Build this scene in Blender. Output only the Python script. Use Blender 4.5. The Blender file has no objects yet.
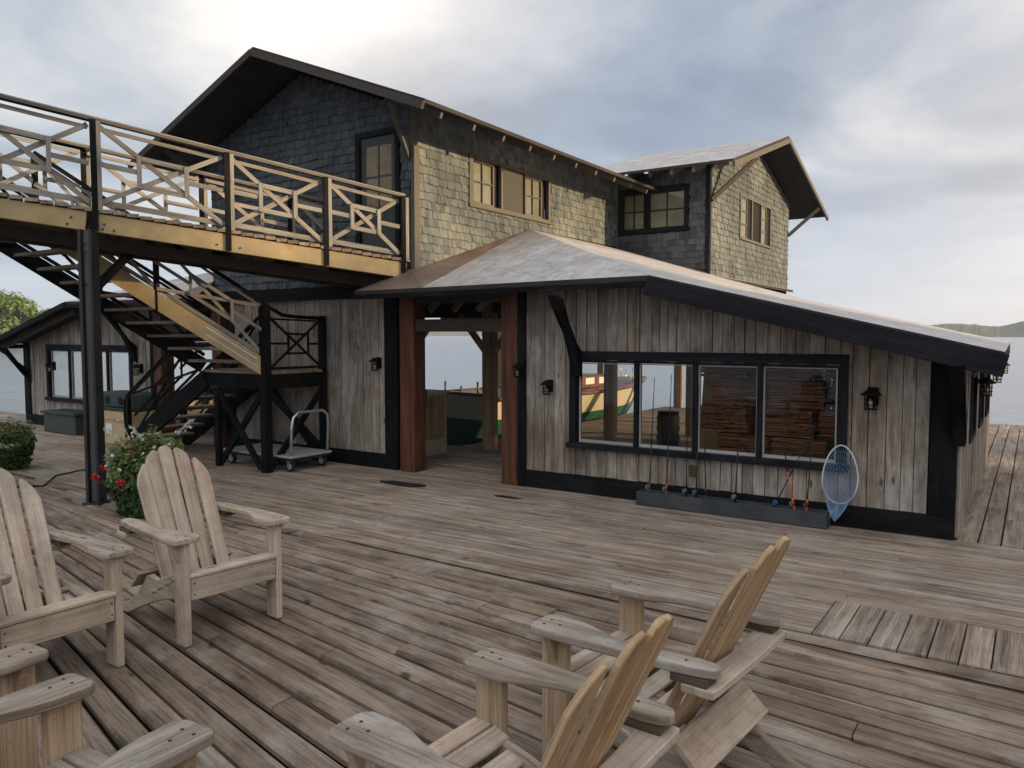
import bpy, bmesh, math, random
from mathutils import Vector, Matrix, noise
random.seed(11)
sc = bpy.context.scene
COL = sc.collection
V = Vector
PI = math.pi

# ---------------------------------------------------------------- mesh helpers
class MB:
    """collects oriented boards, prisms and tubes with grain-aligned UVs"""
    def __init__(s): s.v=[]; s.f=[]; s.uv=[]; s.r=[]; s.mi=[]; s.sm=[]
    def face(s, idx, uvs, r, mi=0, smooth=False):
        s.f.append(idx); s.uv.append(uvs); s.r.append(r); s.mi.append(mi); s.sm.append(smooth)
    def hexa(s, P, la=0, r=None, mi=0):
        """8 points: bottom 0-3, top 4-7 (ccw); la = long axis 0: edge 0-1, 1: edge 1-2, 2: vertical"""
        if r is None: r=random.random()
        b=len(s.v); P=[V(p) for p in P]; s.v+=P
        ou,ov=random.random()*40,random.random()*40
        Lx=(P[1]-P[0]).length; Ly=(P[3]-P[0]).length; Lz=(P[4]-P[0]).length
        loc=[(0,0,0),(Lx,0,0),(Lx,Ly,0),(0,Ly,0),(0,0,Lz),(Lx,0,Lz),(Lx,Ly,Lz),(0,Ly,Lz)]
        for q in ((0,3,2,1),(4,5,6,7),(0,1,5,4),(1,2,6,5),(2,3,7,6),(3,0,4,7)):
            uvs=[]
            for i in q:
                c=loc[i]; u=c[la]; o=[c[k] for k in range(3) if k!=la]
                uvs.append((u+ou,o[0]+o[1]+ov))
            s.face([b+i for i in q],uvs,r,mi)
        return s
    def box(s, c, size, R=None, r=None, la=None, mi=0):
        c=V(c); h=[x/2 for x in size]
        if la is None: la=max(range(3),key=lambda k:size[k])
        P=[]
        for z in (-1,1):
            for x,y in ((-1,-1),(1,-1),(1,1),(-1,1)):
                p=V((x*h[0],y*h[1],z*h[2]))
                if R is not None: p=R@p
                P.append(c+p)
        return s.hexa(P,la,r,mi)
    def bb(s, x0,x1,y0,y1,z0,z1, **k):
        return s.box(((x0+x1)/2,(y0+y1)/2,(z0+z1)/2),(abs(x1-x0),abs(y1-y0),abs(z1-z0)),**k)
    def beam(s, a, b, w, h, up=(0,0,1), r=None, mi=0):
        """board from a to b, w across, h along up"""
        a=V(a); b=V(b); x=(b-a); L=x.length; x.normalize(); up=V(up)
        y=up.cross(x)
        if y.length<1e-4: y=V((0,1,0)).cross(x)
        y.normalize(); z=x.cross(y)
        R=Matrix((x,y,z)).transposed()
        return s.box((a+b)/2,(L,w,h),R,r,0,mi)
    def prism(s, pts, o, ex, ey, th, r=None, la=0, mi=0, smooth=False):
        """outline pts (2D) in plane o+ex*x+ey*y, extruded by th along ex x ey"""
        if r is None: r=random.random()
        o=V(o); ex=V(ex); ey=V(ey); n=ex.cross(ey).normalized()
        b=len(s.v); k=len(pts); ou,ov=random.random()*40,random.random()*40
        for p in pts: s.v.append(o+ex*p[0]+ey*p[1])
        for p in pts: s.v.append(o+ex*p[0]+ey*p[1]+n*th)
        uv=lambda p:(p[la]+ou,p[1-la]+ov)
        s.face([b+i for i in reversed(range(k))],[uv(pts[i]) for i in reversed(range(k))],r,mi)
        s.face([b+k+i for i in range(k)],[(uv(pts[i])[0],uv(pts[i])[1]+3) for i in range(k)],r,mi)
        for i in range(k):
            j=(i+1)%k
            a,c=uv(pts[i]),uv(pts[j])
            if abs(a[0]-c[0])<abs(a[1]-c[1])*.3: u=[(a[0],a[1]),(c[0],c[1]),(c[0]+th,c[1]),(a[0]+th,a[1])]
            else: u=[(a[0],ov+7),(c[0],ov+7),(c[0],ov+7+th),(a[0],ov+7+th)]
            s.face([b+i,b+j,b+k+j,b+k+i],u,r,mi,smooth)
        return s
    def tube(s, pts, rad, seg=8, r=None, mi=0, cap=True):
        if r is None: r=random.random()
        pts=[V(p) for p in pts]; n=len(pts); b=len(s.v)
        rads=rad if isinstance(rad,(list,tuple)) else [rad]*n
        prev=None; acc=0
        for i,p in enumerate(pts):
            t=(pts[min(i+1,n-1)]-pts[max(i-1,0)]).normalized()
            if prev is None:
                a=V((0,0,1)) if abs(t.z)<.9 else V((1,0,0))
                y=a.cross(t).normalized()
            else: y=(prev-t*prev.dot(t)).normalized()
            prev=y; z=t.cross(y)
            for k in range(seg):
                an=2*PI*k/seg; s.v.append(p+(y*math.cos(an)+z*math.sin(an))*rads[i])
        for i in range(n-1):
            L=(pts[i+1]-pts[i]).length
            for k in range(seg):
                k2=(k+1)%seg
                s.face([b+i*seg+k,b+i*seg+k2,b+(i+1)*seg+k2,b+(i+1)*seg+k],
                       [(acc,k*.02),(acc,(k+1)*.02),(acc+L,(k+1)*.02),(acc+L,k*.02)],r,mi,True)
            acc+=L
        if cap:
            s.face([b+k for k in reversed(range(seg))],[(0,0)]*seg,r,mi)
            s.face([b+(n-1)*seg+k for k in range(seg)],[(0,0)]*seg,r,mi)
        return s
    def poly(s, pts, r=None, mi=0):
        if r is None: r=random.random()
        b=len(s.v); s.v+=[V(p) for p in pts]
        n=(V(pts[1])-V(pts[0])).cross(V(pts[2])-V(pts[0])).normalized()
        a=(V(pts[1])-V(pts[0])).normalized(); c=n.cross(a)
        s.face(list(range(b,b+len(pts))),[((V(p)-V(pts[0])).dot(a),(V(p)-V(pts[0])).dot(c)) for p in pts],r,mi)
        return s
    def build(s, name, mat, parent=None, bevel=0, segs=1):
        me=bpy.data.meshes.new(name)
        o0=V((0,0,0))
        if parent is not None: o0=V(parent['_o'])
        me.from_pydata([tuple(v-o0) for v in s.v],[],s.f)
        mats=mat if isinstance(mat,(list,tuple)) else [mat]
        for m in mats: me.materials.append(m)
        uvl=me.uv_layers.new(name='UVMap')
        flat=[]
        for uvs in s.uv:
            for u in uvs: flat+=[u[0],u[1]]
        uvl.data.foreach_set('uv',flat)
        at=me.attributes.new('rnd','FLOAT','FACE'); at.data.foreach_set('value',s.r)
        me.polygons.foreach_set('material_index',s.mi)
        me.polygons.foreach_set('use_smooth',s.sm)
        me.update()
        ob=bpy.data.objects.new(name,me); COL.objects.link(ob)
        if parent is not None:
            ob.parent=parent
        ob['_o']=tuple(o0)
        if bevel:
            m=ob.modifiers.new('Bevel','BEVEL'); m.width=bevel; m.segments=segs; m.limit_method='ANGLE'; m.angle_limit=math.radians(40)
        return ob

def thing(name,label,cat,loc=(0,0,0),group=None,rot=0):
    o=bpy.data.objects.new(name,None); COL.objects.link(o); o.empty_display_size=.1
    o.location=loc; o['label']=label; o['category']=cat; o['_o']=(tuple(loc) if rot==0 else tuple(loc))
    if group: o['group']=group
    return o
def tag(o,label,cat,group=None):
    o['label']=label; o['category']=cat
    if group: o['group']=group
    return o
def struct(o,kind='structure'): o['kind']=kind; return o
def copy_tree(o,parent=None):
    c=o.copy(); COL.objects.link(c); c.parent=parent
    for ch in [x for x in COL.objects if x.parent==o]: copy_tree(ch,c)
    return c

# ---------------------------------------------------------------- materials
def newmat(n):
    m=bpy.data.materials.new(n); m.use_nodes=True; nt=m.node_tree; nt.nodes.clear()
    out=nt.nodes.new('ShaderNodeOutputMaterial'); b=nt.nodes.new('ShaderNodeBsdfPrincipled')
    nt.links.new(b.outputs[0],out.inputs[0]); return m,nt,b
def N(nt,t,**k):
    n=nt.nodes.new('ShaderNode'+t)
    for a,v in k.items():
        if a.startswith('i_'):
            key=a[2:]; key=int(key) if key.isdigit() else key.replace('_',' ')
            n.inputs[key].default_value=v
        else: setattr(n,a,v)
    return n
def ramp(nt,src,stops,interp='LINEAR'):
    r=nt.nodes.new('ShaderNodeValToRGB'); r.color_ramp.interpolation=interp
    e=r.color_ramp.elements
    while len(e)<len(stops): e.new(.5)
    for el,(p,c) in zip(e,stops):
        el.position=p; el.color=(c[0],c[1],c[2],1) if isinstance(c,(tuple,list)) else (c,c,c,1)
    nt.links.new(src,r.inputs[0]); return r.outputs[0]
def mix(nt,a,b,f,mode='MIX'):
    m=nt.nodes.new('ShaderNodeMix'); m.data_type='RGBA'; m.blend_type=mode
    for s,i in ((f,0),(a,6),(b,7)):
        if hasattr(s,'links') or hasattr(s,'is_linked'): nt.links.new(s,m.inputs[i])
        elif i==0: m.inputs[0].default_value=s
        else: m.inputs[i].default_value=(s[0],s[1],s[2],1)
    return m.outputs[2]
def math_(nt,op,a,b=0.):
    m=nt.nodes.new('ShaderNodeMath'); m.operation=op
    for s,i in ((a,0),(b,1)):
        if hasattr(s,'is_linked'): nt.links.new(s,m.inputs[i])
        else: m.inputs[i].default_value=s
    return m.outputs[0]

def wood(name,dark,mid,light,stain=None,stain_amt=.5,gu=1.5,gv=16,bump=.35,rough=.85,var=.35,knots=True,spots=0.,dirt=None,dirt_scale=.7,fine=.75,spec=.4):
    m,nt,b=newmat(name); b.inputs['Specular IOR Level'].default_value=spec
    uv=N(nt,'UVMap',uv_map='UVMap'); tc=N(nt,'TexCoord'); geo=N(nt,'NewGeometry')
    at=N(nt,'Attribute',attribute_name='rnd')
    mp=N(nt,'Mapping'); mp.inputs['Scale'].default_value=(gu,gv,1); nt.links.new(uv.outputs[0],mp.inputs[0])
    n1=N(nt,'TexNoise',i_Scale=1.,i_Detail=7.,i_Roughness=.62,i_Distortion=.6); nt.links.new(mp.outputs[0],n1.inputs[0])
    mp2=N(nt,'Mapping'); mp2.inputs['Scale'].default_value=(gu*2.5,gv*7,1); nt.links.new(uv.outputs[0],mp2.inputs[0])
    n2=N(nt,'TexNoise',i_Scale=1.,i_Detail=4.,i_Roughness=.6); nt.links.new(mp2.outputs[0],n2.inputs[0])
    base=ramp(nt,n1.outputs[0],[(.28,dark),(.5,mid),(.72,light)])
    fineamt=fine; fine=ramp(nt,n2.outputs[0],[(.34,.45),(.5,1.),(.7,1.12)])
    c=mix(nt,base,fine,fineamt,'MULTIPLY')
    # board to board variation
    vr=ramp(nt,at.outputs['Fac'],[(0,1-var),(.5,1.0),(1,1+var*.7)])
    c=mix(nt,c,vr,1.,'MULTIPLY')
    hr=math_(nt,'FRACT',math_(nt,'MULTIPLY',at.outputs['Fac'],7.31))
    warm=ramp(nt,hr,[(0,(1.08,.985,.88)),(1,(1.0,.99,.97))])
    c=mix(nt,c,warm,.8,'MULTIPLY')
    pos=geo.outputs['Position']
    if stain:
        n3=N(nt,'TexNoise',i_Scale=1.7,i_Detail=6.,i_Roughness=.65); nt.links.new(pos,n3.inputs[0])
        mpu=N(nt,'Mapping'); mpu.inputs['Scale'].default_value=(2.2,9,1); nt.links.new(uv.outputs[0],mpu.inputs[0])
        n4=N(nt,'TexNoise',i_Scale=1.,i_Detail=5.,i_Roughness=.7); nt.links.new(mpu.outputs[0],n4.inputs[0])
        f=ramp(nt,math_(nt,'MULTIPLY',math_(nt,'ADD',n3.outputs[0],n4.outputs[0]),.5),[(.5,0.),(.62,stain_amt)])
        c=mix(nt,c,stain,f)
    if dirt:
        n5=N(nt,'TexNoise',i_Scale=dirt_scale,i_Detail=7.,i_Roughness=.7); nt.links.new(pos,n5.inputs[0])
        f=ramp(nt,n5.outputs[0],[(.46,0.),(.66,.8)])
        c=mix(nt,c,dirt,f,'MULTIPLY')
    if knots:
        mk=N(nt,'Mapping'); mk.inputs['Scale'].default_value=(2.1,6.,1); nt.links.new(uv.outputs[0],mk.inputs[0])
        vo=N(nt,'TexVoronoi',i_Scale=1.,i_Randomness=1.); nt.links.new(mk.outputs[0],vo.inputs[0])
        f=ramp(nt,vo.outputs['Distance'],[(.05,.85),(.11,0.)])
        c=mix(nt,c,[x*.45 for x in dark],f)
    if spots:
        vs=N(nt,'TexVoronoi',i_Scale=26.); nt.links.new(pos,vs.inputs[0])
        f=ramp(nt,vs.outputs['Distance'],[(.06,spots),(.12,0.)])
        c=mix(nt,c,(.02,.02,.02),f)
    nt.links.new(c,b.inputs['Base Color'])
    b.inputs['Roughness'].default_value=rough
    bp=N(nt,'Bump',i_Strength=bump,i_Distance=.004)
    h=math_(nt,'ADD',math_(nt,'MULTIPLY',n1.outputs[0],.8),math_(nt,'MULTIPLY',n2.outputs[0],.5))
    nt.links.new(h,bp.inputs['Height']); nt.links.new(bp.outputs[0],b.inputs['Normal'])
    return m
def plain(name,col,rough=.6,metal=0.,var=.25,scale=6.,bump=.1,spec=.5,var_r=.15,dust=None):
    m,nt,b=newmat(name)
    geo=N(nt,'NewGeometry'); at=N(nt,'Attribute',attribute_name='rnd')
    n=N(nt,'TexNoise',i_Scale=scale,i_Detail=6.,i_Roughness=.65); nt.links.new(geo.outputs['Position'],n.inputs[0])
    f=ramp(nt,n.outputs[0],[(.3,1-var),(.7,1+var)])
    c=mix(nt,col,f,1.,'MULTIPLY')
    vr=ramp(nt,at.outputs['Fac'],[(0,1-var_r),(1,1+var_r)]); c=mix(nt,c,vr,1.,'MULTIPLY')
    if dust:
        n2=N(nt,'TexNoise',i_Scale=scale*.35,i_Detail=7.,i_Roughness=.7); nt.links.new(geo.outputs['Position'],n2.inputs[0])
        c=mix(nt,c,dust,ramp(nt,n2.outputs[0],[(.5,0.),(.72,.7)]))
    nt.links.new(c,b.inputs['Base Color'])
    nt.links.new(ramp(nt,n.outputs[0],[(.3,max(rough-.1,.02)),(.7,min(rough+.1,1))]),b.inputs['Roughness'])
    b.inputs['Metallic'].default_value=metal
    b.inputs['Specular IOR Level'].default_value=spec
    if bump:
        bp=N(nt,'Bump',i_Strength=bump,i_Distance=.005); nt.links.new(n.outputs[0],bp.inputs['Height']); nt.links.new(bp.outputs[0],b.inputs['Normal'])
    return m

M={}
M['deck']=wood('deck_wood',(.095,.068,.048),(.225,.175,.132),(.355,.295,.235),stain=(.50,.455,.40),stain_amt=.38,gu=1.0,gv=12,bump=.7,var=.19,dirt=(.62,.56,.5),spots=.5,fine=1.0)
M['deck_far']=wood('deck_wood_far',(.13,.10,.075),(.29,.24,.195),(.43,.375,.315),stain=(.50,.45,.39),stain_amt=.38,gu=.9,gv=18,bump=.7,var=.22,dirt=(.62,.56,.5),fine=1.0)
M['siding']=wood('plank_siding_wood',(.12,.10,.083),(.275,.245,.212),(.40,.365,.325),stain=(.50,.48,.455),stain_amt=.5,gu=1.8,gv=20,bump=.6,var=.26,dirt=(.60,.50,.42),dirt_scale=1.1)
M['pale']=wood('chair_wood_pale',(.31,.25,.19),(.475,.405,.33),(.555,.485,.41),gu=.8,gv=9,bump=.3,var=.15,stain=(.40,.365,.32),stain_amt=.65,spots=.5,fine=.5,dirt=(.62,.55,.48),dirt_scale=3.)
M['tan']=wood('chair_wood_tan',(.27,.175,.10),(.455,.325,.195),(.54,.41,.265),gu=.8,gv=15,bump=.3,var=.17,stain=(.33,.27,.2),stain_amt=.5,spots=.4,dirt=(.6,.5,.42),dirt_scale=3.)
M['greychair']=wood('chair_wood_grey',(.13,.105,.08),(.29,.245,.20),(.44,.385,.325),gu=1.2,gv=14,bump=.35,var=.15,stain=(.52,.5,.45),stain_amt=.5,spots=.45)
M['darkwood']=wood('dark_aged_wood',(.04,.03,.022),(.09,.07,.05),(.14,.11,.085),gu=1,gv=14,bump=.3,var=.15)
M['legtan']=wood('chair_leg_wood',(.25,.17,.10),(.42,.32,.215),(.52,.42,.30),gu=.9,gv=15,bump=.25,var=.14,stain=(.42,.38,.33),stain_amt=.5,spots=.4)
M['red']=wood('red_post_wood',(.02,.007,.004),(.095,.030,.013),(.19,.065,.025),gu=1.1,gv=18,bump=.3,var=.15,knots=False,rough=.6)
M['postwood']=wood('interior_post_wood',(.2,.13,.08),(.36,.25,.16),(.46,.34,.22),gu=1,gv=12,bump=.2,var=.15)
M['rail']=wood('painted_rail_wood',(.16,.15,.135),(.25,.24,.22),(.32,.31,.285),gu=1.2,gv=12,bump=.15,var=.1,knots=False)
M['beam']=plain('ochre_beam_paint',(.37,.28,.145),.65,var=.22,scale=4,bump=.3,dust=(.17,.135,.085))
M['black']=wood('black_painted_wood',(.003,.003,.004),(.0065,.0065,.008),(.013,.013,.015),stain=(.035,.03,.027),stain_amt=.35,gu=1.2,gv=14,bump=.5,var=.3,rough=.75,spec=.12)
M['blacktrim']=wood('blue_black_trim_paint',(.006,.006,.009),(.012,.0125,.018),(.02,.021,.029),stain=(.04,.036,.034),stain_amt=.3,gu=1.2,gv=14,bump=.4,var=.25,rough=.75,spec=.15)
M['dgreen']=plain('dark_green_paint',(.035,.05,.045),.6,var=.25)
M['steel']=plain('dark_iron',(.022,.022,.026),.5,metal=.2,var=.3)
M['web']=plain('grey_steel_web',(.10,.097,.09),.6,var=.2)
M['pipe']=plain('galvanised_pipe',(.55,.55,.56),.35,metal=.8,var=.15)
M['reelm']=plain('worn_silver_reel',(.22,.22,.22),.35,metal=.7,var=.3)
M['slate']=plain('slate_painted_board',(.035,.042,.05),.7,var=.35,scale=7,dust=(.09,.085,.08))
M['alu']=plain('grey_aluminium_frame',(.33,.33,.32),.45,var=.1,bump=0)
M['whitep']=plain('white_plastic',(.7,.7,.68),.45,var=.08,bump=0)
M['rubber']=plain('black_rubber',(.02,.02,.02),.8,var=.2)
M['dark']=plain('dark_void',(.004,.0035,.003),.9,var=.3)
M['rafter']=plain('dark_stained_rafter',(.045,.034,.026),.8,var=.3,scale=7)
M['rafterend']=plain('bare_rafter_end',(.11,.095,.08),.8,var=.2)
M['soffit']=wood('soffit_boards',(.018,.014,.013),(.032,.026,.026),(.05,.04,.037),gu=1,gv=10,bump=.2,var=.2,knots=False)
M['cream']=plain('cream_paint',(.50,.44,.32),.45,var=.08,scale=4,bump=.03)
M['hullgreen']=plain('green_hull_paint',(.022,.085,.05),.4,var=.15,scale=3,bump=.02)
M['mahog']=plain('varnished_mahogany',(.13,.045,.02),.35,var=.3,scale=9,bump=.05)
M['cloth']=plain('grey_towel_cloth',(.09,.10,.115),.95,var=.3,scale=18,bump=.3)
M['ply']=plain('weathered_plywood',(.36,.24,.11),.8,var=.3,scale=7,dust=(.16,.10,.05))
M['cedar']=wood('cedar_bundle_wood',(.06,.02,.008),(.23,.085,.035),(.36,.15,.065),gu=1.2,gv=26,bump=.4,var=.45,knots=False)
M['carton']=plain('cardboard',(.45,.33,.19),.85,var=.12)
M['curtain']=plain('pale_curtain_cloth',(.27,.27,.23),.9,var=.25,scale=3)
M['plywindow']=plain('boarded_window_panel',(.05,.047,.04),.7,var=.25,scale=5)
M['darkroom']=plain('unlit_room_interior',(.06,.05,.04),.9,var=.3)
M['netblue']=plain('blue_net_mesh',(.20,.33,.52),.7,var=.2,bump=0)
M['redp']=plain('red_plastic',(.55,.06,.03),.4,var=.1,bump=0)
M['orangep']=plain('orange_rod_paint',(.75,.12,.03),.35,var=.1,bump=0)
M['bluep']=plain('blue_plastic',(.03,.12,.25),.4,var=.1,bump=0)
M['terr']=plain('terracotta_pot',(.30,.16,.09),.8,var=.2)
M['brass']=plain('aged_bronze',(.10,.075,.045),.45,metal=.6,var=.3)

# galvanised / rolled roof sheet with streaks and rust near its ridges
def roofmat(name,rust,mul=(1,1,1),rc=(.40,.20,.10)):
    m,nt,b=newmat(name); geo=N(nt,'NewGeometry'); p=geo.outputs['Position']
    n=N(nt,'TexNoise',i_Scale=2.2,i_Detail=8.,i_Roughness=.7); nt.links.new(p,n.inputs[0])
    mp=N(nt,'Mapping'); mp.inputs['Scale'].default_value=(9,2.0,3); nt.links.new(p,mp.inputs[0])
    n2=N(nt,'TexNoise',i_Scale=1.,i_Detail=6.,i_Roughness=.6,i_Distortion=.8); nt.links.new(mp.outputs[0],n2.inputs[0])
    w=N(nt,'TexWave',i_Scale=.9,i_Distortion=9.,i_Detail=5.); w.inputs['Detail Scale'].default_value=1.6; w.bands_direction='DIAGONAL'; nt.links.new(p,w.inputs[0])
    c=ramp(nt,n.outputs[0],[(.3,(.40,.395,.39)),(.5,(.50,.495,.485)),(.7,(.59,.58,.57))])
    c=mix(nt,c,ramp(nt,n2.outputs[0],[(.35,.72),(.6,1.06)]),.8,'MULTIPLY')
    c=mix(nt,c,(.30,.27,.25),ramp(nt,w.outputs[0],[(.0,.45),(.10,0.)]))
    br=N(nt,'TexBrick'); br.inputs['Scale'].default_value=1.; br.inputs['Mortar Size'].default_value=.006; br.inputs['Brick Width'].default_value=2.4; br.inputs['Row Height'].default_value=.45; br.inputs['Color1'].default_value=(1,1,1,1); br.inputs['Color2'].default_value=(.90,.89,.88,1); br.inputs['Mortar'].default_value=(.42,.38,.36,1); nt.links.new(p,br.inputs[0])
    c=mix(nt,c,br.outputs[0],.35,'MULTIPLY')
    if rust:
        n3=N(nt,'TexNoise',i_Scale=1.3,i_Detail=7.,i_Roughness=.7); nt.links.new(p,n3.inputs[0])
        c=mix(nt,c,mul,1.,'MULTIPLY'); c=mix(nt,c,rc,ramp(nt,n3.outputs[0],[(.42,0.),(.66,rust)]))
    nt.links.new(c,b.inputs['Base Color']); b.inputs['Roughness'].default_value=.62
    bp=N(nt,'Bump',i_Strength=.5,i_Distance=.02)
    nt.links.new(math_(nt,'ADD',n.outputs[0],math_(nt,'MULTIPLY',n2.outputs[0],.7)),bp.inputs['Height']); nt.links.new(bp.outputs[0],b.inputs['Normal'])
    return m
M['roof']=roofmat('rolled_grey_roofing',.22)
M['roofpink']=roofmat('pinkish_worn_roofing',.3,(1.0,.96,.94),(.46,.36,.30))
M['rooforange']=roofmat('rusty_roofing',1.0)
M['roofbrown']=roofmat('brown_stained_roofing',1.0,(.45,.34,.28),(.13,.085,.065))
M['windowframe']=plain('weathered_window_frame',(.10,.088,.07),.7)
# shingles
def shingmat(name='weathered_cedar_shingle',k=.95,tint=(.95,1.,1.08)):
    m,nt,b=newmat(name); geo=N(nt,'NewGeometry'); p=geo.outputs['Position']
    at=N(nt,'Attribute',attribute_name='rnd'); uv=N(nt,'UVMap',uv_map='UVMap')
    mp=N(nt,'Mapping'); mp.inputs['Scale'].default_value=(3,40,1); nt.links.new(uv.outputs[0],mp.inputs[0])
    n=N(nt,'TexNoise',i_Scale=1.,i_Detail=5.); nt.links.new(mp.outputs[0],n.inputs[0])
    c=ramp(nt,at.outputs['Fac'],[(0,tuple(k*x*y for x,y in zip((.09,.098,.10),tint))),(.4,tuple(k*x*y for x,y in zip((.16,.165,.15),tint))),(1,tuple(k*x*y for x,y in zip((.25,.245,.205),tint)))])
    c=mix(nt,c,ramp(nt,n.outputs[0],[(.3,.6),(.65,1.15)]),.8,'MULTIPLY')
    n2=N(nt,'TexNoise',i_Scale=.75,i_Detail=6.,i_Roughness=.7); nt.links.new(p,n2.inputs[0])
    c=mix(nt,c,(.45,.5,.55),ramp(nt,math_(nt,'ADD',n2.outputs[0],math_(nt,'MULTIPLY',at.outputs['Fac'],.12)),[(.5,0.),(.66,.85)]),'MULTIPLY')
    nt.links.new(c,b.inputs['Base Color']); b.inputs['Roughness'].default_value=.85
    bp=N(nt,'Bump',i_Strength=.4,i_Distance=.004); nt.links.new(n.outputs[0],bp.inputs['Height']); nt.links.new(bp.outputs[0],b.inputs['Normal'])
    return m
M['shingle']=shingmat()
M['shingleshade']=shingmat('shaded_weathered_cedar_shingle',.55,(.92,1.0,1.18))  # darker, bluer copy for the front walls: their shade is put into the colour
def glassmat(name,tint,refl=1.45,rough=.02):
    m=bpy.data.materials.new(name); m.use_nodes=True; nt=m.node_tree; nt.nodes.clear()
    out=N(nt,'OutputMaterial'); t=N(nt,'BsdfTransparent'); t.inputs[0].default_value=(*tint,1)
    g=N(nt,'BsdfGlossy',i_Roughness=rough); fr=N(nt,'LayerWeight',i_Blend=.5); mx=N(nt,'MixShader')
    nt.links.new(math_(nt,'ADD',math_(nt,'MULTIPLY',math_(nt,'POWER',fr.outputs['Facing'],4.),.5*refl-.25),(refl-1)*.12),mx.inputs[0]); nt.links.new(t.outputs[0],mx.inputs[1]); nt.links.new(g.outputs[0],mx.inputs[2]); nt.links.new(mx.outputs[0],out.inputs[0])
    return m
M['glass']=glassmat('clear_window_glass',(.93,.94,.92),1.2)
M['oldglass']=glassmat('old_wavy_window_glass',(.9,.9,.86),1.42,.04)
M['lampglass']=glassmat('lantern_glass',(.85,.82,.75),1.4,.1)
def watermat():
    m,nt,b=newmat('lake_water'); geo=N(nt,'NewGeometry'); p=geo.outputs['Position']
    mp=N(nt,'Mapping'); mp.inputs['Scale'].default_value=(1,.6,1); mp.inputs['Rotation'].default_value=(0,0,.5); nt.links.new(p,mp.inputs[0])
    n=N(nt,'TexNoise',i_Scale=1.1,i_Detail=5.,i_Roughness=.6); nt.links.new(mp.outputs[0],n.inputs[0])
    n2=N(nt,'TexNoise',i_Scale=.09,i_Detail=4.); nt.links.new(mp.outputs[0],n2.inputs[0])
    b.inputs['Base Color'].default_value=(.16,.19,.23,1); b.inputs['Roughness'].default_value=.2; b.inputs['IOR'].default_value=1.33
    b.inputs['Specular IOR Level'].default_value=.9
    bp=N(nt,'Bump',i_Strength=.8,i_Distance=.10)
    nt.links.new(math_(nt,'ADD',n.outputs[0],math_(nt,'MULTIPLY',n2.outputs[0],3.)),bp.inputs['Height']); nt.links.new(bp.outputs[0],b.inputs['Normal'])
    return m
M['water']=watermat()
def leafmat(name,a,b_,c_=None):
    m,nt,b=newmat(name); at=N(nt,'Attribute',attribute_name='rnd')
    st=[(0,a),(1,b_)] if c_ is None else [(0,a),(.55,b_),(1,c_)]
    nt.links.new(ramp(nt,at.outputs['Fac'],st),b.inputs['Base Color']); b.inputs['Roughness'].default_value=.6
    tr=N(nt,'BsdfTranslucent'); nt.links.new(ramp(nt,at.outputs['Fac'],st),tr.inputs[0])
    mx=N(nt,'MixShader'); mx.inputs[0].default_value=.3
    out=[n for n in nt.nodes if n.type=='OUTPUT_MATERIAL'][0]
    nt.links.new(b.outputs[0],mx.inputs[1]); nt.links.new(tr.outputs[0],mx.inputs[2]); nt.links.new(mx.outputs[0],out.inputs[0])
    return m
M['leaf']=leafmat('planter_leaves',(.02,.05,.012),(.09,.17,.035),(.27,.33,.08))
M['leafvar']=leafmat('variegated_leaves',(.25,.32,.16),(.6,.62,.45))
M['coleus']=leafmat('rusty_coleus_leaves',(.16,.05,.02),(.34,.15,.06))
M['petalw']=leafmat('white_petals',(.6,.6,.55),(.8,.8,.75))
M['petalr']=leafmat('red_petals',(.5,.02,.02),(.7,.05,.04))
M['tree']=leafmat('lakeshore_leaves',(.045,.085,.015),(.10,.17,.03),(.20,.27,.06))
M['bark']=plain('tree_bark',(.09,.07,.05),.9)
M['hill']=plain('wooded_hill',(.045,.065,.035),.95,var=.6,scale=.11,bump=0,var_r=.35)
# ---------------------------------------------------------------- setting: water, hills, deck
YF=7.4; XR=-.5; XC=-8.32; XL=2*XC-XR       # facade plane, right end, centre line, left end
mirx=lambda x:2*XC-x
w=MB(); w.poly([(-6000,-6000,-.45),(6000,-6000,-.45),(6000,6000,-.45),(-6000,6000,-.45)])
struct(w.build('water',M['water']))

def hill_ridge(name,az0,az1,dist,hfun,n=160,depth=260,seed=0):
    me=MB(); rows=6; P=[]
    for j in range(rows+1):
        t=j/rows; row=[]
        for i in range(n+1):
            a=math.radians(az0+(az1-az0)*i/n); d=dist+depth*t
            h=hfun(az0+(az1-az0)*i/n)*math.sin(PI*min(1,.12+t*.9)/1.0) if j not in (0,) else 0
            x,y=math.sin(a)*d,math.cos(a)*d
            if j: h+=noise.noise(V((i*.05,j*.7,seed)))*2.5+noise.noise(V((i*.35,j*1.7,seed)))*.9+noise.noise(V((i*1.3,j*2.7,seed)))*.8
            row.append(V((x,y,-.5+max(0,h))))
        P.append(row)
    b=0
    for row in P: me.v+=row
    for j in range(rows):
        for i in range(n):
            q=[j*(n+1)+i,j*(n+1)+i+1,(j+1)*(n+1)+i+1,(j+1)*(n+1)+i]
            me.face(q,[(0,0)]*4,random.random(),0)
    return struct(me.build(name,M['hill']))
# azimuth measured from +Y towards +X (deg)
def h_right(az): return 17+2.5*math.sin(az*.5)+1.6*math.sin(az*1.3+1)
hill_ridge('distant_hills',-34,60,1000,lambda a:h_right(a)*min(1,max(.0,(a+34)/26)),n=900)
hill_ridge('far_shore',-100,-30,1500,lambda a:15+5*math.sin(a*.7),n=500,seed=5)

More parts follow.
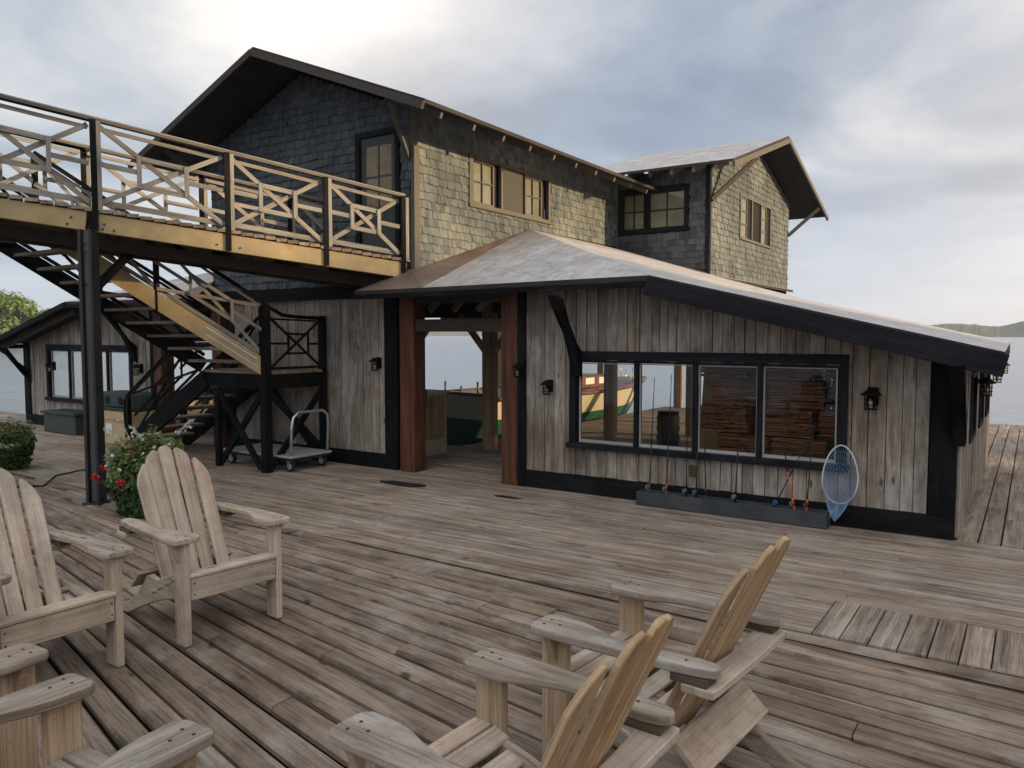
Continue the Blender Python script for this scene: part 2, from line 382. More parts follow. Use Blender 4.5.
# ---- deck boards
def board(mb,P4,z=0.,th=.035,ch=.005,la=0,r=None):
    """P4: plan corners a,b,c,d (a-b long edge) ; chamfered top"""
    if r is None: r=random.random()
    a,b,c,d=[V((p[0],p[1],0)) for p in P4]
    lx=(b-a).normalized(); wy=(d-a).normalized()
    b0=len(mb.v); ou,ov=random.random()*60,random.random()*60
    L=(b-a).length; W=(d-a).length
    dz0,dz1=z,z+random.uniform(-.0015,.0015)
    prof=[(0,-th),(0,-ch),(ch,0),(W-ch,0),(W,-ch),(W,-th)]
    for e,(p,q,dz) in enumerate(((a,d,dz0),(b,c,dz1))):
        wv=(q-p).normalized(); Wl=(q-p).length
        for k,(y,zz) in enumerate(prof):
            yy=y if y<W/2 else Wl-(W-y)
            mb.v.append(p+wv*yy+V((0,0,zz+dz)))
    for k in range(5):
        v0,v1=prof[k][0]-prof[k][1],prof[k+1][0]-prof[k+1][1]
        mb.face([b0+k,b0+6+k,b0+6+k+1,b0+k+1],[(ou,ov+v0),(ou+L,ov+v0),(ou+L,ov+v1),(ou,ov+v1)],r)
    mb.face([b0+k for k in range(6)],[(ou,ov+p[0]-p[1]) for p in prof],r)
    mb.face([b0+6+k for k in reversed(range(6))],[(ou+L,ov+prof[k][0]) for k in reversed(range(6))],r)
def joints(x0,x1,lo,hi):
    xs=[x0]; x=x0+random.uniform(.3,hi)
    while x<x1-.4: xs.append(x); x+=random.uniform(lo,hi)
    return xs+[x1]
Y1=4.6
near=MB()
def ny(x,s): return min(Y1-.004, Y1-(s*(1+.07*(x+2))+.035*(x+4)))
s=-.6; k=0
while s<7.4:
    wd=.138+random.uniform(-.006,.006); gap=random.uniform(.022,.034)
    xs=joints(-14,4,2.6,5.6)
    for a,b in zip(xs,xs[1:]):
        b2=b-random.uniform(.003,.008)
        p=[(a,ny(a,s+wd)),(b2,ny(b2,s+wd)),(b2,ny(b2,s)),(a,ny(a,s))]
        if p[3][1]-p[0][1]<.03 and p[2][1]-p[1][1]<.03: continue
        if abs(p[3][1]-p[0][1])<.012: p[3]=(p[3][0],p[0][1]+.012)
        if abs(p[2][1]-p[1][1])<.012: p[2]=(p[2][0],p[1][1]+.012)
        board(near,p,z=random.uniform(-.004,.004),ch=.012)
    s+=wd+gap
# nail heads
struct(near.build('deck',M['deck']))
far=MB()
def rows(x0,x1,y0,y1,wd0,gap0,lo=2.2,hi=5.0,mb=far):
    y=y0
    while y<y1-.02:
        wd=min(wd0+random.uniform(-.008,.008),y1-y); g=gap0*random.uniform(.6,1.5)
        xs=joints(x0,x1,lo,hi)
        for a,b in zip(xs,xs[1:]):
            board(mb,[(a,y),(b-.004,y),(b-.004,y+wd),(a,y+wd)],z=random.uniform(-.003,.002),ch=.004)
        y+=wd+g
rows(-24,-1.004,Y1+.004,5.26,.088,.012)
rows(-24,2.2,5.27,7.385,.088,.012)
rows(-24,XL-.1,7.39,8.3,.088,.012)
# patch of boards laid the other way
x=-1.0
while x<2.2:
    board(far,[(x,5.255),(x,Y1+.004),(x+.138,Y1+.004),(x+.138,5.255)] if False else [(x+.138,Y1+.004),(x+.138,5.255),(x,5.255),(x,Y1+.004)],z=random.uniform(-.002,.003))
    x+=.146
# interior floor with the boat slip left open
SX0,SX1,SY0=-11.4,-7.3,9.55
rows(XL,XR,7.39,SY0,.12,.007)
rows(XL,SX0,SY0+.005,17.6,.12,.007); rows(SX1,XR,SY0+.005,17.6,.12,.007)
struct(far.build('deck_boards',M['deck_far']))
side=MB(); x=XR+.01
while x<2.0:
    ys=joints(7.395,17.6,2,4.5)
    for a,b in zip(ys,ys[1:]): board(side,[(x+.15,a),(x+.15,b-.006),(x,b-.006),(x,a)],z=random.uniform(-.003,.003))
    x+=.162
struct(side.build('side_walkway',M['deck_far']))
sub=MB()
sub.bb(-24,4.2,-3.2,8.3,-.40,-.06); sub.bb(XL,2.2,8.301,SY0,-.40,-.06); sub.bb(XL-.0,SX0,SY0+.001,17.6,-.40,-.06); sub.bb(SX1,2.2,SY0+.001,17.6,-.40,-.06)
struct(sub.build('dock_substructure',M['dark']))
stain=MB()
for cx,cy,rx,ry,sd in ((-5.95,6.7,.34,.10,1),(-4.55,6.75,.17,.04,2)):
    pts=[]
    for i in range(26):
        a=2*PI*i/26; q=1+.35*noise.noise(V((math.cos(a)*1.7,math.sin(a)*1.7,sd)))
        pts.append((cx+rx*q*math.cos(a),cy+ry*q*math.sin(a),.0062))
    stain.poly(pts)
o=stain.build('wet_patch',M['dark']); struct(o)

# ---------------------------------------------------------------- boathouse
BH=thing('boathouse','large weathered two storey boathouse with shingled upper floor and plank sided lower wings','boathouse',(XC,YF,0))
def ztopR(x,off=0.):  # underside line of shed roof along X
    x=abs(x-XC)+XC if x>=XC else 2*XC-x
    pts=[(-.18,1.575),(-3.03,2.26),(-6.35,3.22),(-8.4,3.8)]
    for (a,za),(b,zb) in zip(pts,pts[1:]):
        if x>=b: return za+(zb-za)*(x-a)/(b-a)+off
    return 3.8+off
def plank_wall(name,o,ex,nrm,L,z0,zt,holes=(),mat=None,parent=BH,wmin=.085,wmax=.15,th=.022,seed=1,ragged=0.):
    """vertical planks; holes: (x0,x1,z0,z1) in wall coordinates"""
    rs=random.Random(seed); o=V(o); ex=V(ex); nr=V(nrm); mb=MB()
    cuts=sorted({0.,L}|{h[0] for h in holes}|{h[1] for h in holes})
    for a,b in zip(cuts,cuts[1:]):
        if b-a<.01: continue
        n=max(1,round((b-a)/((wmin+wmax)/2))); ws=[rs.uniform(wmin,wmax) for _ in range(n)]; t=sum(ws); ws=[w_*(b-a)/t for w_ in ws]
        x=a
        for w_ in ws:
            iv=[(z0(x) if callable(z0) else z0,None)]
            segs=[]; lo=iv[0][0]
            for h in sorted([h for h in holes if h[0]<=x+.001 and h[1]>=x+w_-.001],key=lambda h:h[2]):
                segs.append((lo,h[2],False)); lo=h[3]
            segs.append((lo,None,True))
            r=rs.random()
            for (za,zb,top) in segs:
                g=rs.uniform(.002,.006); x0,x1=x+g,x+w_-g; off=rs.uniform(-.006,.006)
                zl=zt(x0) if top else zb; zr=zt(x1) if top else zb
                if min(zl,zr)-za<.02: continue
                za2=za+(rs.uniform(-ragged,0) if ragged else 0)
                def P(xx,d,z): return o+ex*xx+nr*(d+off)+V((0,0,z-o.z))
                mb.hexa([P(x0,th,za2),P(x1,th,za2),P(x1,0,za2),P(x0,0,za2),P(x0,th,zl),P(x1,th,zr),P(x1,0,zr),P(x0,0,zl)],2,(r+rs.uniform(-.1,.1))%1)
            x+=w_
    return mb.build(name,mat or M['siding'],parent)
def backing(pts,n,name='wall_core',mat=None,parent=BH,th=.05):
    """solid core behind cladding. pts: 3D polygon on the core's face, n: outward normal"""
    mb=MB(); n=V(n); b=len(mb.v); k=len(pts)
    P=[V(p) for p in pts]; mb.v+=P; mb.v+=[p-n*th for p in P]
    mb.face(list(range(k)),[(0,0)]*k,.5); mb.face([k+i for i in reversed(range(k))],[(0,0)]*k,.5)
    for i in range(k):
        j=(i+1)%k; mb.face([i,j,k+j,k+i],[(0,0)]*4,.5)
    return mb.build(name,mat or M['dark'],parent)

# window opening in the right and left wings
WX0,WX1,WZ0,WZ1=-4.08,-1.42,.55,1.44
for sgn in (1,-1):
    X=lambda x:x if sgn==1 else mirx(x)
    a,b=sorted((X(-4.71),X(XR-.21))); 
    h0,h1=sorted((X(WX0),X(WX1)))
    plank_wall('plank_wall',(a,YF,0),(1,0,0),(0,-1,0),b-a,.2,lambda x,a=a:min(ztopR(a+x,-.13),2.30),[(h0-a,h1-a,WZ0,WZ1)],seed=3 if sgn==1 else 4,ragged=.012)
    # core made of four pieces round the window
    c=MB()
    for x0,x1,z0,z1 in ((a,b,0,WZ0),(a,h0,WZ0,WZ1),(h1,b,WZ0,WZ1)):
        c.bb(x0,x1,YF+.003,YF+.05,z0,z1)
    P=[(a,WZ1),(b,WZ1)]+[(x,min(2.29,ztopR(x,-.14))) for x in sorted((b,X(-3.03),X(-3.4),a),reverse=True)]
    c.prism(P,(0,YF+.05,0),(1,0,0),(0,0,1),.047)
    c.build('wall_core',M['dark'],BH)
    # black skirting, corner board, door trim
    t=MB(); xa,xb=sorted((X(-4.72),X(XR)))
    t.bb(xa,xb,YF-.045,YF+.003,0,.195); t.build('skirting_board',M['black'],BH)
    t=MB(); xa,xb=sorted((X(XR),X(XR-.20))); t.bb(xa,xb,YF-.05,YF+.15,.198,1.56); t.build('corner_board',M['black'],BH)
    t=MB(); xa,xb=sorted((X(-4.81),X(-4.71))); t.bb(xa,xb,YF-.055,YF+.05,0,2.2); t.build('door_trim',M['black'],BH)
    t=MB(); xa,xb=sorted((X(-6.83),X(-6.62))); t.bb(xa,xb,YF-.04,YF+.05,0,2.2); t.build('door_trim',M['black'],BH)
    for u in ((-6.56,-6.33),(-5.03,-4.815)):
        t=MB(); xa,xb=sorted((X(u[0]),X(u[1]))); t.bb(xa,xb,YF-.06,YF+.17,0,2.3,r=.6 if u[0]<-6 else .4); t.build('door_post',M['red'],BH,bevel=.008)
    t=MB(); xa,xb=sorted((X(-6.33),X(-5.03))); t.bb(xa,xb,YF-.02,YF+.12,1.74,1.89); t.build('lintel',M['rafter'],BH)
    t=MB(); t.bb(xa,xb,YF-.01,YF+.1,2.09,2.2); t.build('lintel',M['rafter'],BH)
    # window
    W=MB(); x0,x1=h0,h1
    W.bb(x0-.07,x1+.07,YF-.05,YF-.003,WZ1-.0,WZ1+.09); W.bb(x0-.07,x0+.0,YF-.05,YF-.003,WZ0,WZ1); W.bb(x1,x1+.07,YF-.05,YF-.003,WZ0,WZ1)
    W.bb(x0-.09,x1+.09,YF-.085,YF-.003,WZ0-.06,WZ0)
    win=W.build('window',M['blacktrim'],BH)
    ms=sorted(X(v) for v in (-3.38,-2.755,-2.125))
    mu=MB()
    for mx in ms: mu.bb(mx-.024,mx+.024,YF-.03,YF+.05,WZ0,WZ1)
    mu.bb(x0,x1,YF-.02,YF+.05,WZ1-.03,WZ1-.002)
    mu.build('mullion',M['blacktrim'],win)
    ed=[x0]+ms+[x1]
    for i,(p,q) in enumerate(zip(ed,ed[1:])):
        p2,q2=p+.026,q-.026; fr=MB(); y=YF+.002
        fr.bb(p2,p2+.016,y,y+.03,WZ0+.003,WZ1-.035); fr.bb(q2-.012,q2,y,y+.03,WZ0+.003,WZ1-.035); fr.bb(p2+.016,q2-.012,y,y+.03,WZ0+.003,WZ0+.033); fr.bb(p2+.016,q2-.012,y,y+.03,WZ1-.045,WZ1-.035)
        fr.build('sash',M['alu'],win)
        g=MB(); g.bb(p2+.016,q2-.012,y+.012,y+.016,WZ0+.033,WZ1-.045); g.build('pane',M['glass'],win)
    # knee brackets out to the eave
    for bx,zb,zt_ in ((-4.16,1.25,2.1),(XR-.10,.78,1.47)):
        xx=X(bx); pts=[(0,zb),(0,zb+.26)]
        n=8
        up=[(-.06-.50*(i/n), zb+.25+(zt_-zb-.25)*(i/n)**.8) for i in range(1,n+1)]
        dn=[(-.0-.40*(i/n)-.0, zb+ (zt_-zb-.02)*(i/n)**.85) for i in range(n,0,-1)]
        k=MB(); k.prism(pts+up+dn,(xx+.055,YF-.05,0),(0,1,0),(0,0,1),.11); k.build('knee_bracket',M['black'],BH,bevel=.01)
    # end wall of wing (along Y) with window slots
    xw=XR if sgn==1 else XL; nx=sgn
    WL=5.2; hs=[(.95,1.6,.75,1.3),(2.4,3.0,.75,1.3),(3.8,4.4,.75,1.3)]
    if sgn==1: plank_wall('plank_wall',(xw,YF+.02,0),(0,1,0),(1,0,0),WL,.02,lambda y:1.52,hs,seed=8,ragged=.01)
    else: hs=[(.3,2.4,.42,1.42),(2.6,4.8,.42,1.42)]; plank_wall('plank_wall',(xw,YF+.02+WL,0),(0,-1,0),(-1,0,0),WL,.02,lambda y:1.52,hs,seed=9)
    for h in hs:
        ya,yb=(YF+.02+h[0],YF+.02+h[1]) if sgn==1 else (YF+.02+WL-h[1],YF+.02+WL-h[0])
        xo=xw+nx*.012
        f=MB(); f.bb(xo-.03,xo+.03,ya-.06,ya,h[2]-.05,h[3]+.05); f.bb(xo-.03,xo+.03,yb,yb+.06,h[2]-.05,h[3]+.05); f.bb(xo-.03,xo+.03,ya,yb,h[3],h[3]+.05); f.bb(xo-.03,xo+.03,ya,yb,h[2]-.05,h[2])
        f.build('window_frame',M['blacktrim'],BH)

# centre plank wall between the doors
plank_wall('plank_wall',(-9.81,YF,0),(1,0,0),(0,-1,0),2.98,.19,lambda x:2.17,seed=14,wmin=.1,wmax=.16)
backing([(-9.81,YF+.003,0),(-6.83,YF+.003,0),(-6.83,YF+.003,2.3),(-9.81,YF+.003,2.3)],(0,-1,0))
t=MB(); t.bb(-9.81,-6.835,YF-.04,YF+.002,0,.185); t.build('skirting_board',M['black'],BH)
t=MB(); t.bb(-10.25,-6.4,YF-.07,YF+.05,2.17,2.33); t.build('band_board',M['black'],BH)

# ---- roofs
def slab(name,pts,th,mat,parent=BH,down=True):
    P=[V(p) for p in pts]; n=(P[1]-P[0]).cross(P[2]-P[0]).normalized()
    if n.z<0: n=-n; P.reverse()
    mb=MB(); k=len(P); mb.v+=P; mb.v+=[p-V((0,0,th)) for p in P]
    mb.face(list(range(k)),[(p.x,p.y) for p in P],.5,0)
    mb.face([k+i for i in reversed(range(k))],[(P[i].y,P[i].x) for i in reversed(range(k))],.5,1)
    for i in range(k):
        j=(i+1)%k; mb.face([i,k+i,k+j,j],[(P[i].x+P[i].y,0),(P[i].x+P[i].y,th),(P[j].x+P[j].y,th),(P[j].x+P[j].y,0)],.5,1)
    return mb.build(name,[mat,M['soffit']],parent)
YE=6.88
def mx(pts,s): return [(p if s==1 else (mirx(p[0]),p[1],p[2])) for p in pts]
for s_ in (1,-1):
    APX=(-6.34,10.0,3.28); E0=(-6.86,YE,2.23); E0b=(-5.8,YE,2.235); E1=(-3.03,YE,2.26); C=(-6.38,7.38,2.51)
    E0,E0b=(E0,E0b) if s_==1 else ((-6.6,YE,2.23),(-5.8,YE,2.235))
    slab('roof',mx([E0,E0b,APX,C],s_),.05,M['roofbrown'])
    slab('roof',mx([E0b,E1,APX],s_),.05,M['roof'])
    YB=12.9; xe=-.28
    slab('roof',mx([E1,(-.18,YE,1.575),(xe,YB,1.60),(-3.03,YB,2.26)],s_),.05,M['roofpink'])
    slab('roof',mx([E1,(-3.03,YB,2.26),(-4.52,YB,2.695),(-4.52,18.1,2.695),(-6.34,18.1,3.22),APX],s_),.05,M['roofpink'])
    def strip(p,q,w_,mat='rooforange'):
        p,q=V(p),V(q); w_=V(w_); k=V((0,0,.008)); slab('flashing',mx([tuple(p+k),tuple(q+k),tuple(q+w_+k),tuple(p+w_+k)],s_),.004,M[mat])
    strip((-6.33,10.05,3.222),(-6.33,12.95,3.222),(.42,0,-.1218))
    strip((-6.3,12.95,3.214),(-4.62,12.95,2.727),(0,-.38,0))
    # rust-stained flashing strip along the tower foot
    # front fascia and rake boards
    f=MB(); f.beam(mx([(E0[0],YE+.02,2.155)],s_)[0],mx([(-3.05,YE+.02,2.18)],s_)[0],.05,.055); f.build('fascia_board',M['black'],BH)
    f=MB(); hh=.17 if s_==1 else .09; f.beam(mx([(-3.05,YE-.02,2.245-hh/2)],s_)[0],mx([(-.17,YE-.02,1.555-hh/2)],s_)[0],.05,hh); f.build('rake_board',M['blacktrim'],BH)
    f=MB(); f.beam(mx([(-.2,YE+.04,1.48)],s_)[0],mx([(-.30,12.9,1.50)],s_)[0],.04,.08); f.build('fascia_board',M['blacktrim'],BH)
    # rafters under wing roof, each a board running down the slope
    for y in ((7.05,) + tuple(7.9+.95*i for i in range(6))):
        r=MB(); r.beam(mx([(-.34,y,1.48)],s_)[0],mx([(-3.03,y,2.13)],s_)[0],.06,.14)
        if y>10.1: r.beam(mx([(-3.03,y,2.10)],s_)[0],mx([(-6.25,y,3.03)],s_)[0],.06,.14)
        r.build('rafter',M['rafter'],BH)
# lookouts visible under the left rake
# ---- tower
TX0,TX1=-10.29,-6.35
def shingle_wall(name,o,ex,nrm,L,z0f,ztf,holes=(),seed=1,parent=BH,sw=.094,ex_h=.105,mat=None):
    rs=random.Random(seed); o=V(o); ex=V(ex); nr=V(nrm); mb=MB()
    zmax=max(ztf(0),ztf(L/2),ztf(L)); z=min(z0f(0),z0f(L)); row=0
    while z<zmax:
        x=-rs.uniform(0,sw); zz=z
        while x<L:
            w_=sw*rs.uniform(.6,1.35); xa=max(0,x+.002); xb=min(L,x+w_-.002); xm=(xa+xb)/2; x+=w_
            if xb-xa<.02: continue
            lo=z0f(xm); hi=ztf(xm); za=zz+rs.uniform(-.008,.008); zb=za+ex_h*1.25
            if zb<lo or za>hi-.02: continue
            za=max(za,lo); zb=min(zb,hi)
            if zb-za<.02: continue
            skip=False
            for h in holes:
                if h[0]<xm<h[1] and h[2]<zz+ex_h*.5<h[3]: skip=True
            if skip: continue
            for h in holes:
                if h[0]-.0<xm<h[1] and za<h[2]<zb: zb=h[2]
                if za<(h[2]+h[3])/2<zb or (h[2]<za+ex_h/2<h[3]):
                    if xa<h[0]<xb: xb=h[0]
                    if xa<h[1]<xb: xa=h[1]
            if xb-xa<.015 or zb-za<.015: continue
            tb=.022+rs.uniform(-.007,.007); tt=.003
            def P(xx,d,zv): return o+ex*xx+nr*d+V((0,0,zv))
            mb.hexa([P(xa,tb,za),P(xb,tb,za),P(xb,0,za),P(xa,0,za),P(xa,tt,zb),P(xb,tt,zb),P(xb,0,zb),P(xa,0,zb)],2,rs.random())
        z+=ex_h; row+=1
    return mb.build(name,mat or M['shingle'],parent)
RZ,EZ=5.32,4.23   # ridge and eave (roof top)
def tz(x): return RZ-(RZ-EZ)*abs(x-XC)/2.79
DX0,DX1,DZ0,DZ1=-7.22,-6.62,2.62,4.18
shingle_wall('shingle_wall',(TX0,YF,0),(1,0,0),(0,-1,0),TX1-TX0-.04,lambda x:2.34,lambda x:tz(TX0+x)-.13,[(DX0-TX0-.07,DX1-TX0+.06,DZ0-.05,DZ1+.09)],seed=21,mat=M['shingleshade'])
backing([(TX0,YF+.003,2.3),(TX1-.003,YF+.003,2.3),(TX1-.003,YF+.003,tz(TX1)-.13),(XC,YF+.003,RZ-.13),(TX0,YF+.003,tz(TX0)-.13)],(0,-1,0),th=.05)
UW=(8.58,10.56,3.47,4.07)
shingle_wall('shingle_wall',(TX1,YF+.06,0),(0,1,0),(1,0,0),13.0-YF-.06,lambda y:2.42+(.86*min(1,y/2.55)),lambda y:tz(TX1)-.13,[(UW[0]-YF-.09,UW[1]-YF-.03,UW[2]-.03,UW[3]+.04)],seed=22)
# side cores (right with window recess)
c=MB()
c.bb(TX1-.06,TX1-.003,YF+.055,UW[0],2.3,tz(TX1)-.14); c.bb(TX1-.06,TX1-.003,UW[1],16,2.3,tz(TX1)-.14); c.bb(TX1-.06,TX1-.003,UW[0],UW[1],2.3,UW[2]); c.bb(TX1-.06,TX1-.003,UW[0],UW[1],UW[3],tz(TX1)-.14)
c.bb(TX0,TX0+.05,YF+.055,16,2.3,tz(TX0)-.14); c.bb(TX0,TX1-.06,15.95,16,3.2,4.3); 
c.build('wall_core',M['dark'],BH)
shingle_wall('shingle_wall',(TX0,16,0),(0,-1,0),(-1,0,0),8.6,lambda y:2.4,lambda y:tz(TX0)-.13,seed=23)
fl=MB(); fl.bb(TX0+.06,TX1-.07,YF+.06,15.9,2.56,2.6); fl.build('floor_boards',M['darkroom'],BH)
t=MB(); t.bb(TX1-.035,TX1+.022,YF-.022,YF+.075,2.35,tz(TX1)-.12); t.build('corner_board',M['windowframe'],BH)
# tower roof
for sg in (1,-1):
    ex_=XC+sg*2.79
    slab('roof',[(XC,6.62,RZ),(ex_,6.62,EZ),(ex_,16.2,EZ),(XC,16.2,RZ)],.045,M['roof'])
    f=MB(); f.beam((XC,6.6,RZ-.075),(ex_,6.6,EZ-.075),.04,.085); f.build('rake_board',M['rafter'],BH)
    for i in range(12):
        y=7.0+i*.62
        if sg==-1 and y>14: continue
        r=MB(); xa=XC+sg*2.72; r.beam((xa,y,EZ-.085),(XC+sg*1.9,y,tz(XC+sg*1.9)-.10),.04,.065,mi=0); r.build('rafter_tail',M['rafterend'] if sg==1 else M['rafter'],BH)
t=MB(); t.beam((-6.42,YF-.03,3.86),(-6.2,YF-.60,4.36),.045,.06); t.build('knee_brace',M['windowframe'],BH)
t=MB(); t.beam((-10.2,YF-.03,3.86),(-10.5,YF-.62,4.36),.06,.07); t.build('knee_brace',M['rafter'],BH)
# upper door
dr=MB(); y=YF-.03
dr.bb(DX0-.07,DX0,y-.02,YF+.003,DZ0,DZ1+.07); dr.bb(DX1,DX1+.06,y-.02,YF+.003,DZ0,DZ1+.07); dr.bb(DX0,DX1,y-.02,YF+.003,DZ1,DZ1+.07)
D=dr.build('door',M['blacktrim'],BH)
l=MB(); y0,y1=YF-.012,YF-.001
l.bb(DX0,DX0+.085,y0,y1,DZ0,DZ1); l.bb(DX1-.085,DX1,y0,y1,DZ0,DZ1); l.bb(DX0+.085,DX1-.085,y0,y1,DZ0,3.3); l.bb(DX0+.085,DX1-.085,y0,y1,4.07,DZ1)
l.bb((DX0+DX1)/2-.012,(DX0+DX1)/2+.012,y0,y1,3.3,4.07); l.bb(DX0+.085,(DX0+DX1)/2-.012,y0,y1,3.67,3.695); l.bb((DX0+DX1)/2+.012,DX1-.085,y0,y1,3.67,3.695)
l.build('door_leaf',M['dgreen'],D)
cu=MB(); cu.bb(DX0+.085,DX1-.085,YF-.004,YF+.0,3.3,4.07); cu.build('curtain',M['ply'],D)
g=MB(); g.bb(DX0+.085,DX1-.085,YF-.009,YF-.007,3.3,4.07); g.build('pane',M['glass'],D)
h=MB(); h.tube([(DX0+.04,YF-.02,3.3),(DX0+.04,YF-.06,3.3)],.015); h.build('door_knob',M['brass'],D)
# tower side window: sash - boarded panel - sash
wn=MB(); x=TX1
y0,y1,z0,z1=UW
for a,b,c_,d in ((y0-.09,y0,z0-.03,z1+.04),(y1-.03,y1+.03,z0-.03,z1+.04)): wn.bb(x-.02,x+.03,a,b,c_,d)
wn.bb(x-.02,x+.034,y0,y1-.03,z1,z1+.04); wn.bb(x-.02,x+.045,y0-.1,y1+.05,z0-.06,z0-.03); wn.bb(x-.02,x+.03,y0,y1-.03,z0-.03,z0)
wn.bb(x-.02,x+.03,9.235,9.275,z0,z1); wn.bb(x-.02,x+.03,9.855,9.895,z0,z1)
UWN=wn.build('window',M['windowframe'],BH)
pn=MB(); pn.bb(x-.025,x-.005,9.275,9.855,z0,z1); pn.build('shutter_panel',M['plywindow'],UWN)
for a,b in ((y0,9.12),(9.895,10.40)):
    s=MB(); m_=(a+b)/2
    s.bb(x-.04,x-.01,a,a+.035,z0,z1); s.bb(x-.04,x-.01,b-.035,b,z0,z1); s.bb(x-.04,x-.01,a+.035,b-.035,z0,z0+.035); s.bb(x-.04,x-.01,a+.035,b-.035,z1-.035,z1)
    s.bb(x-.035,x-.015,m_-.009,m_+.009,z0+.035,z1-.035); s.bb(x-.035,x-.015,a+.035,m_-.009,(z0+z1)/2,(z0+z1)/2+.016); s.bb(x-.035,x-.015,m_+.009,b-.035,(z0+z1)/2,(z0+z1)/2+.016)
    s.build('sash',M['rail'] if False else M['windowframe'],UWN)
    g=MB(); g.bb(x-.029,x-.025,a+.035,b-.035,z0+.035,z1-.035); g.build('pane',M['oldglass'],UWN)
    g=MB(); g.bb(x-.048,x-.042,a,b,z0,z1); g.build('curtain',M['curtain'],UWN)
# dark gaps beside the sashes
g=MB(); g.bb(x-.05,x-.045,9.12,9.235,z0,z1); g.bb(x-.05,x-.045,10.4,10.53,z0,z1); g.build('window_gap',M['dark'],UWN)

# ---- wing (cross gable)
WXR=-4.65; WY0,WY1,WR=13.0,18.05,15.65
def wz(y): return 5.5-(1.02)*(WR-y)/(WR-12.4) if y<WR else 5.5-1.06*(y-WR)/(19.1-WR)
zb=lambda x:ztopR(x,0)-.02
FW=(-6.45,-5.06,3.55,4.2)
shingle_wall('shingle_wall',(TX1,WY0,0),(1,0,0),(0,-1,0),WXR-TX1-.03,lambda x:zb(TX1+x),lambda x:wz(WY0)-.14,[(-.1,FW[1]-TX1+.06,FW[2]-.05,FW[3]+.05)],seed=31,mat=M['shingleshade'])
backing([(TX1,WY0+.003,2.6),(WXR-.003,WY0+.003,2.6),(WXR-.003,WY0+.003,wz(WY0)-.13),(TX1,WY0+.003,wz(WY0)-.13)],(0,-1,0))
GW=(14.64,16.55,3.52,4.28)
shingle_wall('shingle_wall',(WXR,WY0+.03,0),(0,1,0),(1,0,0),WY1-WY0-.03,lambda y:2.72,lambda y:wz(WY0+.03+y)-.13,[(GW[0]-WY0-.06,GW[1]-WY0,GW[2]-.04,GW[3]+.04)],seed=32)
P=[(WXR-.003,WY0+.055,2.6),(WXR-.003,WY1,2.6),(WXR-.003,WY1,wz(WY1)-.13),(WXR-.003,WR,5.37),(WXR-.003,WY0+.055,wz(WY0+.05)-.13)]
backing(P,(1,0,0))
backing([(WXR-.06,WY1,2.6),(TX1,WY1,2.6),(TX1,WY1,wz(WY1)-.13),(WXR-.06,WY1,wz(WY1)-.13)],(0,1,0))
t=MB(); t.bb(WXR-.06,WXR+.024,WY0-.024,WY0+.05,2.68,wz(WY0)-.12); t.build('corner_board',M['blacktrim'],BH)
slab('roof',[(-4.05,12.4,wz(12.4)),(-4.05,WR,5.5),(-7.2,WR,5.5),(-7.2,12.4,wz(12.4))],.045,M['roof'])
slab('roof',[(-4.05,WR,5.5),(-4.05,19.1,wz(19.1)),(-7.2,19.1,wz(19.1)),(-7.2,WR,5.5)],.045,M['roof'])
for a,b in (((-4.04,12.38,wz(12.4)-.09),(-4.04,WR,5.41)),((-4.04,WR,5.41),(-4.04,19.12,wz(19.1)-.09))):
    f=MB(); f.beam(a,b,.04,.09); f.build('rake_board',M['rafterend'],BH)
for i in range(6):
    r=MB(); xx=-4.35-i*.38; r.beam((xx,12.45,wz(12.45)-.1),(xx,13.0,wz(13.0)-.1),.055,.09); r.build('rafter_tail',M['rafterend'] if i<3 else M['rafter'],BH)
for ya,yb,za,zb_ in ((13.03,13.75,3.98,wz(13.75)-.16),(18.0,18.4,3.9,wz(18.4)-.16)):
    t=MB(); t.beam((WXR+.03,ya,za),(-4.08,yb,zb_),.055,.07); t.build('knee_brace',M['rafter'],BH)
for yy in (WY1-.12,15.5):
    t=MB(); t.bb(-4.80,-4.63,yy-.08,yy+.08,-.6 if yy>17.6 else 0,2.42); t.build('wing_post',M['postwood'],BH)
t=MB(); t.bb(-4.83,-4.61,12.95,18.1,2.425,2.56); t.build('wing_beam',M['rafter'],BH)
# wing front window: two sashes
wn=MB(); x0,x1,z0,z1=FW; x0=TX1+.02; y=WY0
wn.bb(x0,x0+.09,y-.03,y+.003,z0-.05,z1+.05); wn.bb(x1,x1+.06,y-.03,y+.003,z0-.05,z1+.05); wn.bb(x0+.09,x1,y-.03,y+.003,z1,z1+.05); wn.bb(x0+.09,x1,y-.04,y+.003,z0-.05,z0)
xm=-5.77; wn.bb(xm-.035,xm+.035,y-.03,y+.003,z0,z1)
FWN=wn.build('window',M['blacktrim'],BH)
for a,b in ((x0+.09,xm-.035),(xm+.035,x1)):
    s=MB(); m_=(a+b)/2; ya,yb=y-.022,y-.006
    s.bb(a,a+.03,ya,yb,z0,z1); s.bb(b-.03,b,ya,yb,z0,z1); s.bb(a+.03,b-.03,ya,yb,z0,z0+.03); s.bb(a+.03,b-.03,ya,yb,z1-.03,z1)
    s.bb(m_-.01,m_+.01,ya,yb,z0+.03,z1-.03); s.bb(a+.03,m_-.01,ya,yb,(z0+z1)/2-.009,(z0+z1)/2+.009); s.bb(m_+.01,b-.03,ya,yb,(z0+z1)/2-.009,(z0+z1)/2+.009)
    s.build('sash',M['blacktrim'],FWN)
    g=MB(); g.bb(a+.03,b-.03,y-.016,y-.012,z0+.03,z1-.03); g.build('pane',M['oldglass'],FWN)
    g=MB(); g.bb(a,b,y-.005,y-.002,z0,z1); g.build('curtain',M['curtain'],FWN)
